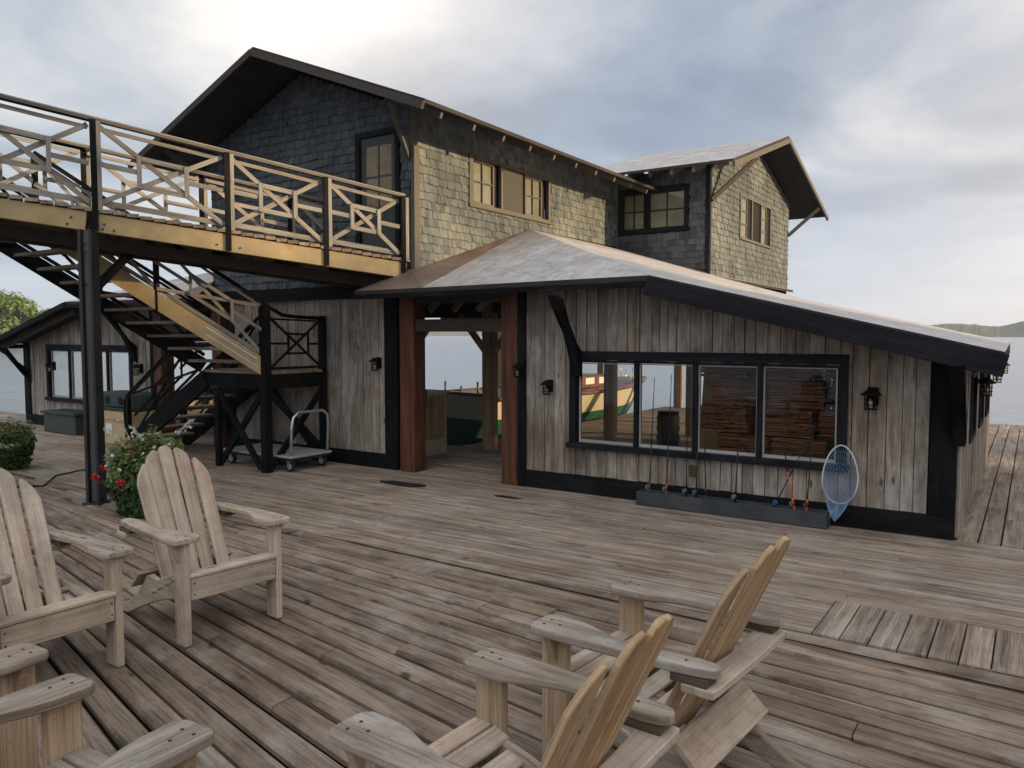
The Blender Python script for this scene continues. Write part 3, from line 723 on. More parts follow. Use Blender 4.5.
# gable window: three openings, centre open dark
wn=MB(); y0,y1,z0,z1=GW; x=WXR
wn.bb(x-.02,x+.035,y0-.06,y0,z0-.04,z1+.04); wn.bb(x-.02,x+.035,y1,y1+.05,z0-.04,z1+.04); wn.bb(x-.02,x+.035,y0,y1,z1,z1+.04); wn.bb(x-.02,x+.045,y0,y1,z0-.04,z0)
for m_ in (15.33,15.93): wn.bb(x-.02,x+.033,m_-.03,m_+.03,z0,z1)
GWN=wn.build('window',M['windowframe'],BH)
g=MB(); g.bb(x-.002,x+.001,y0,y1,z0,z1); g.build('window_gap',M['dark'],GWN)
for a,b in ((y0,y0+.40),(15.96,16.30)):
    s=MB(); s.bb(x+.003,x+.02,a,a+.03,z0,z1); s.bb(x+.003,x+.02,b-.03,b,z0,z1)
    for q in (0,.32,.64,.96): s.bb(x+.004,x+.019,a+.03,b-.03,z0+q*(z1-z0),z0+q*(z1-z0)+.03)
    s.build('sash',M['rail'] if False else M['windowframe'],GWN)
    g=MB(); g.bb(x+.006,x+.009,a+.03,b-.03,z0,z1); g.build('pane',M['oldglass'],GWN)
    g=MB(); g.bb(x+.0015,x+.003,a+.03,b-.03,z0,z1); g.build('curtain',M['curtain'],GWN)

# ---- interior frame of the open boathouse: posts, tie beams, back wall beam
for (px_,py_) in ((-6.66,9.43),(-5.68,11.42),(-5.0,14.6),(-6.9,17.4),(-8.9,17.4),(-11.6,9.6),(-11.6,13.5),(-11.6,17.4),(-4.8,17.4),(-11.9,17.4),(-4.75,12.6),(-11.9,12.6)):
    t=MB(); t.bb(px_-.085,px_+.085,py_-.085,py_+.085,0,(2.5 if -11<px_<-5.5 else 2.3) if py_<17 else 1.8); t.build('interior_post',M['postwood'],BH,bevel=.006)
    if py_<17:
        for sx in (-1,1):
            t=MB(); t.beam((px_+sx*.07,py_,1.45),(px_+sx*.55,py_,2.0),.07,.08); t.build('knee_brace',M['postwood'],BH)
for y in (9.43,11.42,14.6):
    t=MB(); t.bb(-11.7,-4.8,y-.06,y+.06,2.02,2.16); t.build('tie_beam',M['rafter'],BH)
for xa_,xb_ in ((-4.7,-7.4),(-7.42,-9.3),(-9.32,mirx(-4.7))):
    t=MB(); t.bb(xa_,xb_,17.33,17.5,1.62,2.0); t.build('end_beam',M['postwood'],BH)

for i in range(5):
    t=MB(); xx=-6.2+i*.36; t.beam((xx-.5,8.1+i*.05,2.02),(xx,8.1+i*.05,2.45),.05,.07); t.build('strut',M['postwood'],BH)
# back wall left part solid on the right wing behind the stacks
plank_wall('plank_wall',(-3.2,12.5,0),(1,0,0),(0,-1,0),2.65,.0,lambda x:min(2.1,ztopR(-3.2+x,-.14)),seed=77,mat=M['siding'])
# ---------------------------------------------------------------- footbridge
A_=V((-7.86,4.25,0)); B_=V((-6.45,7.35,0)); dv=B_-A_; LEN=dv.length; du=dv.normalized(); nn=V((-du.y,du.x,0))
BW=1.32
def bp(t,w=0,z=0): return A_+dv*t+nn*w+V((0,0,z))
zd=lambda t:2.955-.335*t
zr=lambda t:3.83-.455*t
FB=thing('footbridge','sloping timber footbridge with crossed railings leading to the upper door','footbridge',(-7.86,4.25,0))
def bar(mb,a,b,w_=.05,th=.02,off=0,n=None,r=None):
    d=(b-a).normalized(); n_=n if n is not None else nn
    a=a+n_*off; b=b+n_*off
    mb.beam(a,b,th,w_,up=n_.cross(d) if n_.cross(d).z>0 else -n_.cross(d),r=r)
def panel(mb,p0,p1,q0,q1,n,w_=.048,mid=True,bottom=True,top=True,k=.31):
    """crossed railing panel: p0,p1 bottom corners, q0,q1 top corners"""
    P=lambda u,v:(p0.lerp(p1,u)).lerp(q0.lerp(q1,u),v)
    r=random.random()
    bar(mb,P(0,0),P(1,1),w_,.018,0,n); bar(mb,P(0,1),P(1,0),w_,.018,.0185,n)
    bar(mb,P(k,1-k),P(1-k,1-k),w_,.018,.037,n); bar(mb,P(k,k),P(1-k,k),w_,.018,.037,n)
    bar(mb,P(k,k-.03),P(k,1-k+.03),w_*.9,.018,.0555,n); bar(mb,P(1-k,k-.03),P(1-k,1-k+.03),w_*.9,.018,.0555,n)
    if mid: bar(mb,P(0,.5),P(k,.5),w_,.018,.037,n); bar(mb,P(1-k,.5),P(1,.5),w_,.018,.037,n)
    if bottom: bar(mb,P(0,.02),P(1,.02),w_*1.15,.018,-.0185,n)
    if top: bar(mb,P(0,.97),P(1,.97),w_*.8,.018,-.0185,n)
for side_,w in (('near',0.),('far',BW)):
    sgn=-1 if w==0 else 1
    for a,b in ((-1.3,-.012),(.012,.998)):
        t=MB(); o=nn*(0 if w==0 else 0)
        t.beam(bp(a,w,zd(a)-.135),bp(b,w,zd(b)-.135),.07,.185); t.build('beam',M['beam'],FB,bevel=.004)
    posts=(-1.05,-.70,-.335,.012,.384,.702,.985)
    for t_ in posts:
        t=MB(); p=bp(t_,w-.05*(1 if w==0 else -1)*1.0)
        t.beam(p+V((0,0,zd(t_)-.22)),p+V((0,0,zr(t_)-.005)),.035,.055,up=du); t.build('rail_post',M['black'],FB)
        s=MB(); p=p+du*.048; s.beam(p+V((0,0,zd(t_)-.0)),p+V((0,0,zr(t_)-.02)),.03,.04,up=du); s.build('rail_post',M['rail'],FB)
    for a,b in zip(posts,posts[1:]):
        mb=MB(); a2,b2=a+.012,b-.012
        panel(mb,bp(a2,w,zd(a)+.06),bp(b2,w,zd(b)+.06),bp(a2,w,zr(a)-.05),bp(b2,w,zr(b)-.05),nn*(1 if w else -1)); mb.build('railing_panel',M['rail'],FB)
    h=MB(); h.beam(bp(-1.3,w-.02,zr(-1.3)-.004),bp(.993,w-.02,zr(.993)-.004),.075,.022); h.build('handrail_base',M['windowframe'],FB)
    h=MB(); h.beam(bp(-1.3,w-.02,zr(-1.3)+.0165),bp(.993,w-.02,zr(.993)+.0165),.085,.018,r=.5); h.build('handrail',M['rail'] if w==0 else M['rail'],FB,bevel=.004)
    h=MB(); h.beam(bp(-1.3,w-.035*(1 if w==0 else -1),zr(-1.3)-.012),bp(.02,w-.035*(1 if w==0 else -1),zr(.02)-.012),.03,.04); h.build('handrail',M['black'],FB)
dk=MB(); t_=-1.3
while t_<.985:
    e=t_+.115/LEN
    a,b,c,d=bp(t_,BW+.03),bp(t_,-.06),bp(e,-.06),bp(e,BW+.03); zz=zd(t_)+random.uniform(-.003,.003)
    dk.hexa([a+V((0,0,zz-.035)),b+V((0,0,zz-.035)),c+V((0,0,zz-.035)),d+V((0,0,zz-.035)),a+V((0,0,zz)),b+V((0,0,zz)),c+V((0,0,zz)),d+V((0,0,zz))],0)
    t_=e+.01/LEN
dk.build('deck_boards',M['deck'],FB)
for t_ in (-1.0,-.75,-.5,-.25,-.02,.2,.42,.64,.86):
    c=MB(); c.beam(bp(t_,.05,zd(t_)-.15),bp(t_,BW-.05,zd(t_)-.15),.06,.15); c.build('cross_beam',M['rafter'],FB)
for w in (.42,.86):
    c=MB(); c.beam(bp(-1.3,w,zd(-1.3)-.29),bp(.99,w,zd(.99)-.29),.07,.12); c.build('joist',M['rafter'],FB)
# steel support post: H section
po=V((-7.86,4.22,0)); q=V((1,0,0)); Rz=Matrix.Rotation(math.radians(33.6),3,'Z')
c=MB()
c.box(po+Rz@V((-.052,0,1.37)),(.03,.15,2.74),Rz,la=2,mi=0); c.box(po+Rz@V((.052,0,1.37)),(.03,.15,2.74),Rz,la=2,mi=0)
c.box(po+Rz@V((0,.0,1.37)),(.073,.05,2.74),Rz,la=2,mi=1)
sp=c.build('support_post',[M['steel'],M['web']],FB,bevel=.003)
c=MB(); c.box(po+Rz@V((0,0,.01)),(.19,.19,.02),Rz); c.build('base_plate',M['steel'],sp)
for z in (2.60,2.52,2.2,):
    for x_ in (-.02,.02):
        c=MB(); c.tube([po+Rz@V((x_,-.025,z)),po+Rz@V((x_,-.045,z))],.009,6); c.build('bolt',M['steel'],sp)
for (u,v) in ((-.06,.03),(.03,.03),(.06,.03),(-.05,.1),(.035,.08),(.35,.05),(.42,.05),(.7,.06)):
    c=MB(); p=bp(u,-.036,zd(u)-.22+v); c.tube([p,p-nn*.012],.011,6); c.build('bolt',M['steel'],FB)
for a,b,m_ in (((-9.05,4.75,2.72),(-8.0,4.35,2.05),'beam'),((-8.95,3.1,2.75),(-9.25,3.55,1.7),'black'),((-8.35,5.0,2.66),(-7.9,4.33,2.2),'black')):
    c=MB(); c.beam(a,b,.06,.07); c.build('knee_brace',M[m_],FB)

# ---------------------------------------------------------------- staircase
ST=thing('staircase','black timber staircase with landing descending from the footbridge to the deck','staircase',(-7.86,6.35,0))
R0=V((-7.86,6.35,0)); R1=V((-9.27,4.41,0)); sd=R1-R0; sn=V((sd.y,-sd.x,0)).normalized()   # sn points away (+X side?)
if sn.x<0: sn=-sn
W_=V((-1.22,0,0))
zs=lambda s:1.27+1.62*s
for k,off in enumerate((V((0,0,0)),W_)):
    t=MB(); t.beam(R0+off+V((0,0,zs(0)+.02)),R0+sd*1.02+off+V((0,0,zs(1.02)+.02)),.045,.19); t.build('stringer',M['beam'] if k==0 else M['black'],ST)
for i in range(10):
    s=(i+.4)/10; ds=.10
    a=R0+sd*(s-ds*.5); b=R0+sd*(s+ds*.5); z=zs(s)+.05
    P=[a+W_*.97,a+W_*.03,b+W_*.03,b+W_*.97]
    t=MB(); t.hexa([p+V((0,0,z-.035)) for p in P]+[p+V((0,0,z)) for p in P],0); t.build('tread',M['deck'],ST)
for s0,s1 in ((.0,.5),(.5,1.0)):
    for k,off in enumerate((V((0,0,0)),W_)):
        mb=MB(); panel(mb,R0+sd*s0+off+V((0,0,zs(s0)+.16)),R0+sd*s1+off+V((0,0,zs(s1)+.16)),R0+sd*s0+off+V((0,0,zs(s0)+.78)),R0+sd*s1+off+V((0,0,zs(s1)+.78)),sn,w_=.04)
        mb.build('railing_panel',M['rail'] if k==0 else M['black'],ST)
for s in (.5,1.0):
    for off in (V((0,0,0)),W_):
        t=MB(); p=R0+sd*s+off; t.beam(p+V((0,0,zs(s)-.1)),p+V((0,0,zs(s)+.80)),.05,.05,up=(1,0,0)); t.build('rail_post',M['black'],ST)
for off in (V((0,0,0)),W_):
    t=MB(); t.beam(R0+off+V((0,0,zs(0)+.82)),R0+sd+off+V((0,0,zs(1)+.82)),.05,.045); t.build('handrail',M['black'],ST)
t=MB(); a=R0+sd*.28; b=R0+sd*.04
for dz in (.045,-.045): t.beam(a+sn*.03+V((0,0,zs(.28)+.03+dz)),b+sn*.03+V((0,0,zs(.04)+.03+dz)),.008,.012)
t.build('white_strip',M['whitep'],ST)  # two thin white strips along the outer face of the stringer
LZ=1.25; LX0,LX1,LY0,LY1=-9.08,-7.86,6.37,7.33
t=MB(); y=LY0-.03
while y<LY1: t.bb(LX0,LX1+.03,y,y+.12,LZ-.035,LZ); y+=.128
t.build('landing_boards',M['deck'],ST)
t=MB(); t.bb(LX0,LX1+.02,LY0,LY0+.05,LZ-.22,LZ-.037); t.build('landing_beam',M['black'],ST)
t=MB(); t.bb(LX1-.03,LX1+.018,LY0+.052,LY1,LZ-.22,LZ-.037); t.build('landing_beam',M['black'],ST)
t=MB(); t.bb(LX0,LX0+.05,LY0+.052,LY1,LZ-.22,LZ-.037); t.build('landing_beam',M['black'],ST)
for (x,y,h,w_) in ((-7.85,6.34,2.07,.10),(-8.78,6.33,1.03,.07),(-7.87,7.29,1.95,.08),(-8.98,7.29,1.03,.07)):
    t=MB(); t.bb(x-w_/2,x+w_/2,y-w_/2,y+w_/2,0,h); t.build('landing_post',M['black'],ST)
for a,b in (((-8.75,6.31,1.0),(-7.90,6.29,.06)),((-7.90,6.34,1.0),(-8.75,6.35,.06)),((-7.83,6.4,.06),(-7.84,7.25,1.0)),((-7.87,6.4,1.0),(-7.88,7.25,.2)),((-8.9,7.25,1.),(-7.95,7.26,.1))):
    t=MB(); t.beam(a,b,.04,.075); t.build('cross_brace',M['black'],ST)
t=MB(); a,b=V((-7.86,6.40,0)),V((-7.86,7.25,0)); z=V((0,0,1))
panel(t,a+z*1.27,b+z*1.27,a+z*1.92,b+z*1.90,V((1,0,0)),w_=.028); t.build('railing_panel',M['black'],ST)
t=MB(); t.tube([(-7.86,6.34,2.08),(-7.86,6.62,1.95),(-7.86,6.85,1.93),(-7.86,7.32,1.92)],.024); t.build('handrail',M['black'],ST)
# lower flight, towards -X
F0=V((-9.08,0,1.15)); F1=V((-10.95,0,.02))
for y in (6.38,7.28):
    t=MB(); t.beam((F0.x,y,F0.z-.02),(F1.x,y,F1.z+.06),.05,.24); t.build('stringer',M['black'],ST)
for i in range(7):
    u=(i+.7)/7.3; x=F0.x+(F1.x-F0.x)*u; z=F0.z+(F1.z-F0.z)*u+.10
    t=MB(); t.bb(x-.135,x+.135,6.41,7.25,z-.035,z); t.build('tread',M['deck'],ST)
for y in (6.38,7.28):
    t=MB(); t.tube([(-9.1,y,1.97),(-10.9,y,.86),(-11.02,y,.74),(-11.03,y,.55),(-10.98,y,.0)],.024); t.build('handrail',M['black'],ST)
    t=MB(); yv=V((0,1,0))
    panel(t,V((-9.2,y,1.25)),V((-10.85,y,.22)),V((-9.2,y,1.87)),V((-10.85,y,.85)),yv,w_=.03); t.build('railing_panel',M['black'],ST)
    t=MB(); t.bb(-10.97,-10.91,y-.03,y+.03,.0,.85); t.build('rail_post',M['black'],ST)

# ---------------------------------------------------------------- platform cart
CT=thing('platform_cart','grey platform cart with a bent steel handle under the stair landing','cart',(-8.22,6.8,0))
t=MB(); t.bb(-8.92,-7.55,6.46,7.14,.175,.205); t.build('platform',M['alu'],CT,bevel=.012,segs=2)
t=MB(); t.bb(-8.90,-7.57,6.48,7.12,.14,.174); t.build('frame',M['steel'],CT)
t=MB(); pts=[(-7.6,6.5,.2),(-7.58,6.5,.55),(-7.57,6.52,.68),(-7.57,6.6,.74),(-7.57,7.0,.74),(-7.57,7.08,.68),(-7.58,7.1,.55),(-7.6,7.1,.2)]
t.tube(pts,.017,10); t.build('handle',M['pipe'],CT)
for x,y in ((-7.66,6.54),(-7.66,7.06),(-8.8,6.54),(-8.8,7.06)):
    t=MB(); t.tube([(x,y-.02,.072),(x,y+.02,.072)],.07,18); wl=t.build('wheel',M['rubber'],CT)
    t=MB(); t.tube([(x,y-.024,.072),(x,y+.024,.072)],.04,14); t.build('hub',M['pipe'],wl)
    t=MB(); t.bb(x-.02,x+.02,y-.035,y-.027,.06,.14); t.bb(x-.02,x+.02,y+.027,y+.035,.06,.14); t.bb(x-.03,x+.03,y-.035,y+.035,.1405,.148) ; t.build('caster_fork',M['pipe'],wl)

# ---------------------------------------------------------------- boxes by the left wing
t0=thing('storage_box','dark green lidded storage box against the left wing wall','storage box',(-14.0,7.1,0))
t=MB(); t.bb(-14.5,-13.45,6.9,7.33,0.01,.33); t.build('body',M['dgreen'],t0,bevel=.006)
t=MB(); t.bb(-14.54,-13.41,6.86,7.33,.333,.375); t.build('lid',M['dgreen'],t0,bevel=.006)
t0=thing('cardboard_box','tan cardboard crate with a white label behind the bridge post','box',(-12.1,7.0,0))
t=MB(); t.bb(-12.75,-11.5,6.72,7.25,.0,.50); t.build('body',M['carton'],t0,bevel=.004)
t=MB(); t.bb(-12.16,-11.98,6.713,6.718,.16,.31); t.build('paper_label',M['whitep'],t0)
t=MB(); t.bb(-12.78,-11.47,6.70,6.716,.38,.50); t.build('flap',M['carton'],t0)
t0=thing('cooler','dark green plastic cooler with two round openings on top of the cardboard crate','cooler',(-12.0,6.95,.5))
t=MB(); t.prism([(-.42,0),(.42,0),(.46,.06),(.43,.26),(.36,.30),(-.36,.30),(-.43,.26),(-.46,.06)],(-12.0,7.15,.505),(1,0,0),(0,0,1),.36); t.build('body',M['dgreen'],t0,bevel=.015,segs=2)
for x in (-12.22,-11.85):
    t=MB(); t.tube([(x,6.785,.67),(x,6.775,.67)],.065,16); t.build('round_opening',M['dark'],t0)
t=MB(); t.tube([(-12.4,6.78,.56),(-12.4,6.72,.58),(-11.6,6.72,.58),(-11.6,6.78,.56)],.012); t.build('handle',M['black'],t0)

# black cable from post foot
t=MB(); t.tube([(-8.0,4.3,.02),(-8.6,4.9,.012),(-9.4,5.3,.012),(-9.9,5.15,.012),(-9.75,4.75,.012),(-9.2,4.35,.012),(-9.6,3.9,.012),(-10.4,3.9,.012)],.009,6)
tag(t.build('cable',M['black']),'thin black cable lying on the deck beside the bridge post','cable')

# ---------------------------------------------------------------- lanterns
def lantern(p,n,label,s=1.0):
    """p: mounting point on wall, n: outward normal"""
    p=V(p); n=V(n); ex=V((0,0,1)).cross(n); T=thing('wall_lantern',label,'lantern',p,'caged wall lanterns')
    q=lambda a,b,c: p+ex*a*s+n*b*s+V((0,0,c*s))
    t=MB(); R=Matrix((ex,n,V((0,0,1)))).transposed()
    t.box(q(0,.012,.03),(.09*s,.022*s,.16*s),R); t.build('back_plate',M['black'],T,bevel=.004)
    t=MB(); t.beam(q(0,.02,.075),q(0,.10,.075),.03*s,.02*s); t.build('arm',M['black'],T)
    t=MB(); b=len(t.v); c0=q(0,.10,.115)
    ring=[]; 
    for rr,zz in ((.02,.105),(.055,.075),(.085,.055),(.085,.045)):
        for k in range(8):
            a=2*PI*(k+.5)/8; t.v.append(q(rr*math.cos(a),.10+rr*math.sin(a),zz))
    for j in range(3):
        for k in range(8): t.face([j*8+k,j*8+(k+1)%8,(j+1)*8+(k+1)%8,(j+1)*8+k],[(0,0)]*4,.5)
    t.face(list(range(8)),[(0,0)]*8,.5); t.face([24+k for k in reversed(range(8))],[(0,0)]*8,.5)
    t.build('cap',M['black'],T)
    t=MB(); t.tube([q(0,.10,.04),q(0,.10,-.07)],[.042*s,.036*s],12); t.build('glass',M['lampglass'],T)
    t=MB(); t.tube([q(0,.10,.0),q(0,.10,-.06)],[.018*s,.014*s],8); t.build('bulb',M['whitep'],T)
    t=MB()
    for k in range(6):
        a=2*PI*k/6; t.tube([q(.052*math.cos(a),.10+.052*math.sin(a),.045),q(.048*math.cos(a),.10+.048*math.sin(a),-.075)],.0045*s,5)
    for zz in (.005,-.035,-.075):
        t.tube([q(.051*math.cos(2*PI*k/12),.10+.051*math.sin(2*PI*k/12),zz) for k in range(13)],.004*s,5)
    t.build('cage',M['black'],T)
lantern((-4.40,YF-.022,1.12),(0,-1,0),'black caged lantern on planks between right doorway and window',.85)
lantern((-1.15,YF-.022,1.14),(0,-1,0),'black caged lantern on planks right of the long window',1.0)
lantern((-15.02,YF-.022,1.10),(0,-1,0),'caged lantern left of the window on the left wing')
lantern((-12.22,YF-.022,1.12),(0,-1,0),'caged lantern right of the window on the left wing')
lantern((-4.76,YF-.06,1.30),(0,-1,0),'small dark lantern on the black trim beside the right doorway',.8)
lantern((-6.93,YF-.022,1.32),(0,-1,0),'slim bronze lantern left of the doorway beside the red post',.9)
lantern((XR+.022,9.0,1.18),(1,0,0),'nearest lantern on the end wall facing the side walkway')
lantern((XR+.022,11.6,1.18),(1,0,0),'second lantern along the end wall facing the side walkway')
lantern((XR+.022,14.4,1.18),(1,0,0),'farthest lantern along the end wall facing the side walkway')

# ---------------------------------------------------------------- fishing tackle
RB=MB(); 
RB.bb(-3.27,-1.46,7.16,7.185,0.006,.14); RB.bb(-3.27,-1.46,7.30,7.325,0.006,.14); RB.bb(-3.27,-3.245,7.186,7.299,0.006,.14); RB.bb(-1.485,-1.46,7.186,7.299,0.006,.14); RB.bb(-3.24,-1.49,7.187,7.298,.008,.03)
RB.bb(-3.24,-1.49,7.186,7.299,.115,.128)
tag(RB.build('rod_rack',M['slate'],bevel=.003),'long low dark slate box holding fishing rods under the window','rod rack')
rods=[(-3.17,-3.15,1.28,'blank','silver'),(-2.99,-2.97,1.32,'redp','silver'),(-2.78,-2.80,1.0,'black','silver'),(-2.68,-2.69,1.22,'black','bluep'),(-2.58,-2.63,.95,'brass','black'),
      (-2.30,-2.27,1.35,'black','silver'),(-1.98,-1.62,.86,'black','bluep'),(-1.74,-1.93,.98,'orangep','silver'),(-1.66,-1.62,.9,'redp','brass')]
rl=['black fishing rod at the left end of the rack','fishing rod with red reel seat, second from the left','short black rod with silver reel near the rack middle','black rod with a blue reel near the rack middle','short bronze fishing rod just right of the rack middle',
    'long upright black rod standing alone before the third pane','black rod with blue reel leaning right across the sill','orange handled rod with big silver reel leaning left','red and bronze rod standing at the right end of the rack']
for (x0,x1,h,c1,c2),lb in zip(rods,rl):
    T=thing('fishing_rod',lb,'fishing rod',(x0,7.24,.13),'fishing rods in the rack')
    a=V((x0,7.245,.03)); b=V((x1,7.34 if h<1.1 else 7.325,h)); d=(b-a).normalized()
    if b.z>.5: b.y=min(b.y,7.31)
    t=MB(); t.tube([a,a+d*.20],.011,8); t.build('grip',M['brass'] if c1=='blank' else M.get(c1,M['black']),T)
    t=MB(); t.tube([a+(b-a)*.45,a+(b-a)*.7,b],[.0055,.0045,.0025],6); t.build('rod_tip',M['steel'],T)
    t=MB(); t.tube([a+d*.2,a+(b-a)*.45],[.0065,.0055],6); t.build('blank',M['orangep'] if c1=='orangep' else M['steel'],T)
    rp=a+d*.16+V((0,-.045,0)); cm=M['reelm'] if c2=='silver' else M[c2]
    t=MB(); t.tube([rp+V((0,-.018,0)),rp+V((0,.018,0))],.021,12); t.tube([rp+V((0,.02,0)),a+d*.16],.006,6); r_=t.build('reel',cm,T)
    t=MB(); t.tube([rp+V((.0,-.02,0)),rp+V((.03,-.03,-.01)),rp+V((.034,-.045,-.01))],.004,5); t.build('crank',M['black'],r_)
    for f in (.42,.62,.8,.97):
        t=MB(); p=a+(b-a)*f+V((0,-.012,0)); t.tube([p+V((.008*math.cos(k*PI/4),0,.008*math.sin(k*PI/4))) for k in range(9)],.0016,4); t.build('line_guide',M['steel'],T)
NT=thing('landing_net','blue landing net with pale hoop leaning on the wall beside the rod rack','landing net',(-1.39,7.28,.03))
t=MB(); hp=[]
for k in range(25):
    a=2*PI*k/24; hp.append(V((-1.385+.145*math.sin(a)*(1-.15*math.cos(a)),7.30-.05*math.cos(a)*-1*.6,.475-.255*-math.cos(a))))
t.tube(hp,.007,7,cap=False); t.build('hoop',M['whitep'],NT)
t=MB(); t.tube([(-1.385,7.27,.225),(-1.50,7.24,.03)],.011,7); t.build('handle',M['alu'],NT)
bm=MB(); rings=7; seg=24
for j in range(rings):
    f=j/(rings-1)
    for k in range(seg):
        p=hp[k]; c=V((-1.40,7.20,.40)); bot=V((-1.405,7.24,.06)); q_=p.lerp(V((c.x+(p.x-c.x)*(1-f)**.7,p.y-.10*math.sin(f*PI*.6),p.z*(1-f)+ (.07+ (p.z-.2)*.12)*f)),1); bm.v.append(q_)
for j in range(rings-1):
    for k in range(seg):
        bm.face([j*seg+k,j*seg+(k+1)%seg,(j+1)*seg+(k+1)%seg,(j+1)*seg+k],[(0,0)]*4,.5,0,True)
nb=bm.build('net_bag',M['netblue'],NT); wm=nb.modifiers.new('Wire','WIREFRAME'); wm.thickness=.0022
sm=nb.modifiers.new('Sub','SUBSURF'); sm.levels=1; sm.render_levels=1; nb.modifiers.move(1,0)
t=MB(); t.bb(-2.80,-2.715,YF-.032,YF-.022,.30,.42); T=t.build('outlet_plate',M['brass']); tag(T,'small rusty metal outlet plate on the planks under the window','outlet plate')
t=MB(); t.bb(-2.785,-2.73,YF-.038,YF-.0325,.325,.395); t.build('cover',M['ply'],None) if False else None

# ---------------------------------------------------------------- inside: counter, towel, boat, shingle bundles
CN=thing('counter','cream framed counter with tan board panels just inside the right doorway','counter',(-7.6,8.5,0))
t=MB(); t.bb(-8.2,-7.07,8.12,8.92,.0,.86); t.build('body',M['cream'],CN)
t=MB(); t.bb(-8.22,-7.03,8.08,8.96,.862,.90); t.build('countertop',M['cream'],CN,bevel=.005)
for i,(a,b) in enumerate(((8.14,8.37),(8.38,8.61),(8.62,8.84))):
    t=MB(); t.bb(-7.068,-7.055,a,b,.22,.83); t.build('panel_board',M['tan'],CN)
tw=MB(); n=8
for j in range(9):
    for i in range(n+1):
        u=i/n; v=j/8; tw.v.append(V((-7.0-.012*math.sin(u*9)+(.0 if v>0 else -.0)-(.12 if j==0 else 0), 8.20+.20*u*(1-.15*v), .925-.27*max(0,(j-1))/7-(.0 if j else -.0))))
for j in range(8):
    for i in range(n): tw.face([j*(n+1)+i,j*(n+1)+i+1,(j+1)*(n+1)+i+1,(j+1)*(n+1)+i],[(0,0)]*4,.5,0,True)
o=tw.build('towel',M['cloth']); s=o.modifiers.new('Solid','SOLIDIFY'); s.thickness=.012; tag(o,'grey towel hanging over the edge of the cream counter','towel')

BO=thing('boat','cream launch with green bottom and mahogany trim moored inside the boathouse','boat',(-9.2,11.9,-.45))
hd=math.radians(8); bx=V((math.cos(hd),-math.sin(hd),0)); by=V((math.sin(hd),math.cos(hd),0)); bo=V((-9.15,11.7,0)); BL=6.3
def hb(v,zf): # half breadth at station v (0 stern..1 bow), height fraction zf
    plan=1.22*(.84+.16*math.sin(min(v*2.2,PI/2)))*(1-max(0,(v-.45)/.55)**2.1) if v<1 else 0
    return max(.0,plan)*(zf**.42 if zf>0 else 0)
def sheer(v): return .52+.30*max(0,v-.35)**1.6+ .04*(1-v)
def keel(v): return -.62+.9*max(0,(v-.72)/.28)**2.2+.12*(1-v)**3
hm=MB(); ns,nz=26,10
for i in range(ns+1):
    v=i/ns
    for s_ in range(2*nz+1):
        zf=abs(s_-nz)/nz; side_=-1 if s_<nz else 1
        z=keel(v)+(sheer(v)-keel(v))*zf
        x=side_*hb(v,zf); yv=v*BL*(1)+ (0.55*(v**3))*zf-.15*(1-v)**2*zf*0
        hm.v.append(bo+bx*x+by*yv+V((0,0,z)))
m_=2*nz+1
for i in range(ns):
    for s_ in range(2*nz):
        q=[i*m_+s_,i*m_+s_+1,(i+1)*m_+s_+1,(i+1)*m_+s_]
        zc=sum(hm.v[k].z for k in q)/4
        hm.face(q,[(0,0)]*4,.5,1 if zc<.10 else 0,True)
for k in range(nz):
    q=[k,k+1,m_-2-k,m_-1-k]; q=[k+1,k,m_-1-k,m_-2-k]
    zc=(hm.v[q[0]].z+hm.v[q[1]].z)/2
    if k==nz-1: q=[nz,nz-1,nz+1]
    hm.face(q,[(0,0)]*len(q),.5,1 if zc<.10 else 0)
hm.build('hull',[M['cream'],M['hullgreen']],BO)
for sgn in (-1,1):
    g=MB(); g.tube([bo+bx*(sgn*(hb(i/20,1)+.01))+by*(i/20*BL+.55*(i/20)**3)+V((0,0,sheer(i/20)-.03)) for i in range(20)],.045,6); g.build('gunwale',M['mahog'],BO)
g=MB()
for i in range(12):
    v0,v1=i/12*.95,(i+1)/12*.95
    P=[bo+bx*(-hb(v0,1))+by*(v0*BL)+V((0,0,sheer(v0)-.02)),bo+bx*(hb(v0,1))+by*(v0*BL)+V((0,0,sheer(v0)-.02)),bo+bx*(hb(v1,1))+by*(v1*BL+.5*v1**3)+V((0,0,sheer(v1)-.02)),bo+bx*(-hb(v1,1))+by*(v1*BL+.5*v1**3)+V((0,0,sheer(v1)-.02))]
    g.poly(P)
g.build('boat_deck',M['mahog'],BO)
g=MB(); g.beam(bo+bx*-1.0+V((0,0,.60)),bo+bx*1.0+V((0,0,.60)),.06,.07); g.build('transom_rail',M['mahog'],BO)
c=MB(); R=Matrix((bx,by,V((0,0,1)))).transposed(); c.box(bo+by*3.6+V((0,0,.68)),(1.2,1.6,.28),R); cb=c.build('cabin',M['mahog'],BO,bevel=.03,segs=2)
for k in range(3):
    for sg in (-1,1):
        g=MB(); g.box(bo+by*(3.1+.5*k)+bx*(sg*.602)+V((0,0,.70)),(.01,.32,.14),R); g.build('cabin_window',M['whitep'],cb)
for k in range(6):
    v=.55+k*.075
    for sg in (-1,1):
        g=MB(); p=bo+bx*(sg*hb(v,1)*.92)+by*(v*BL+.4*v**3)+V((0,0,sheer(v))); g.tube([p,p+V((0,0,.35))],.008,5); g.build('stanchion',M['pipe'],BO)
g=MB(); p=bo+by*.5+V((0,0,.5)); 
for dx,h in ((-.7,.28),(-.25,.2),(.2,.3),(.6,.18)): g.tube([p+bx*dx,p+bx*dx+V((0,0,h))],.02,6)
g.build('fitting',M['brass'],BO)
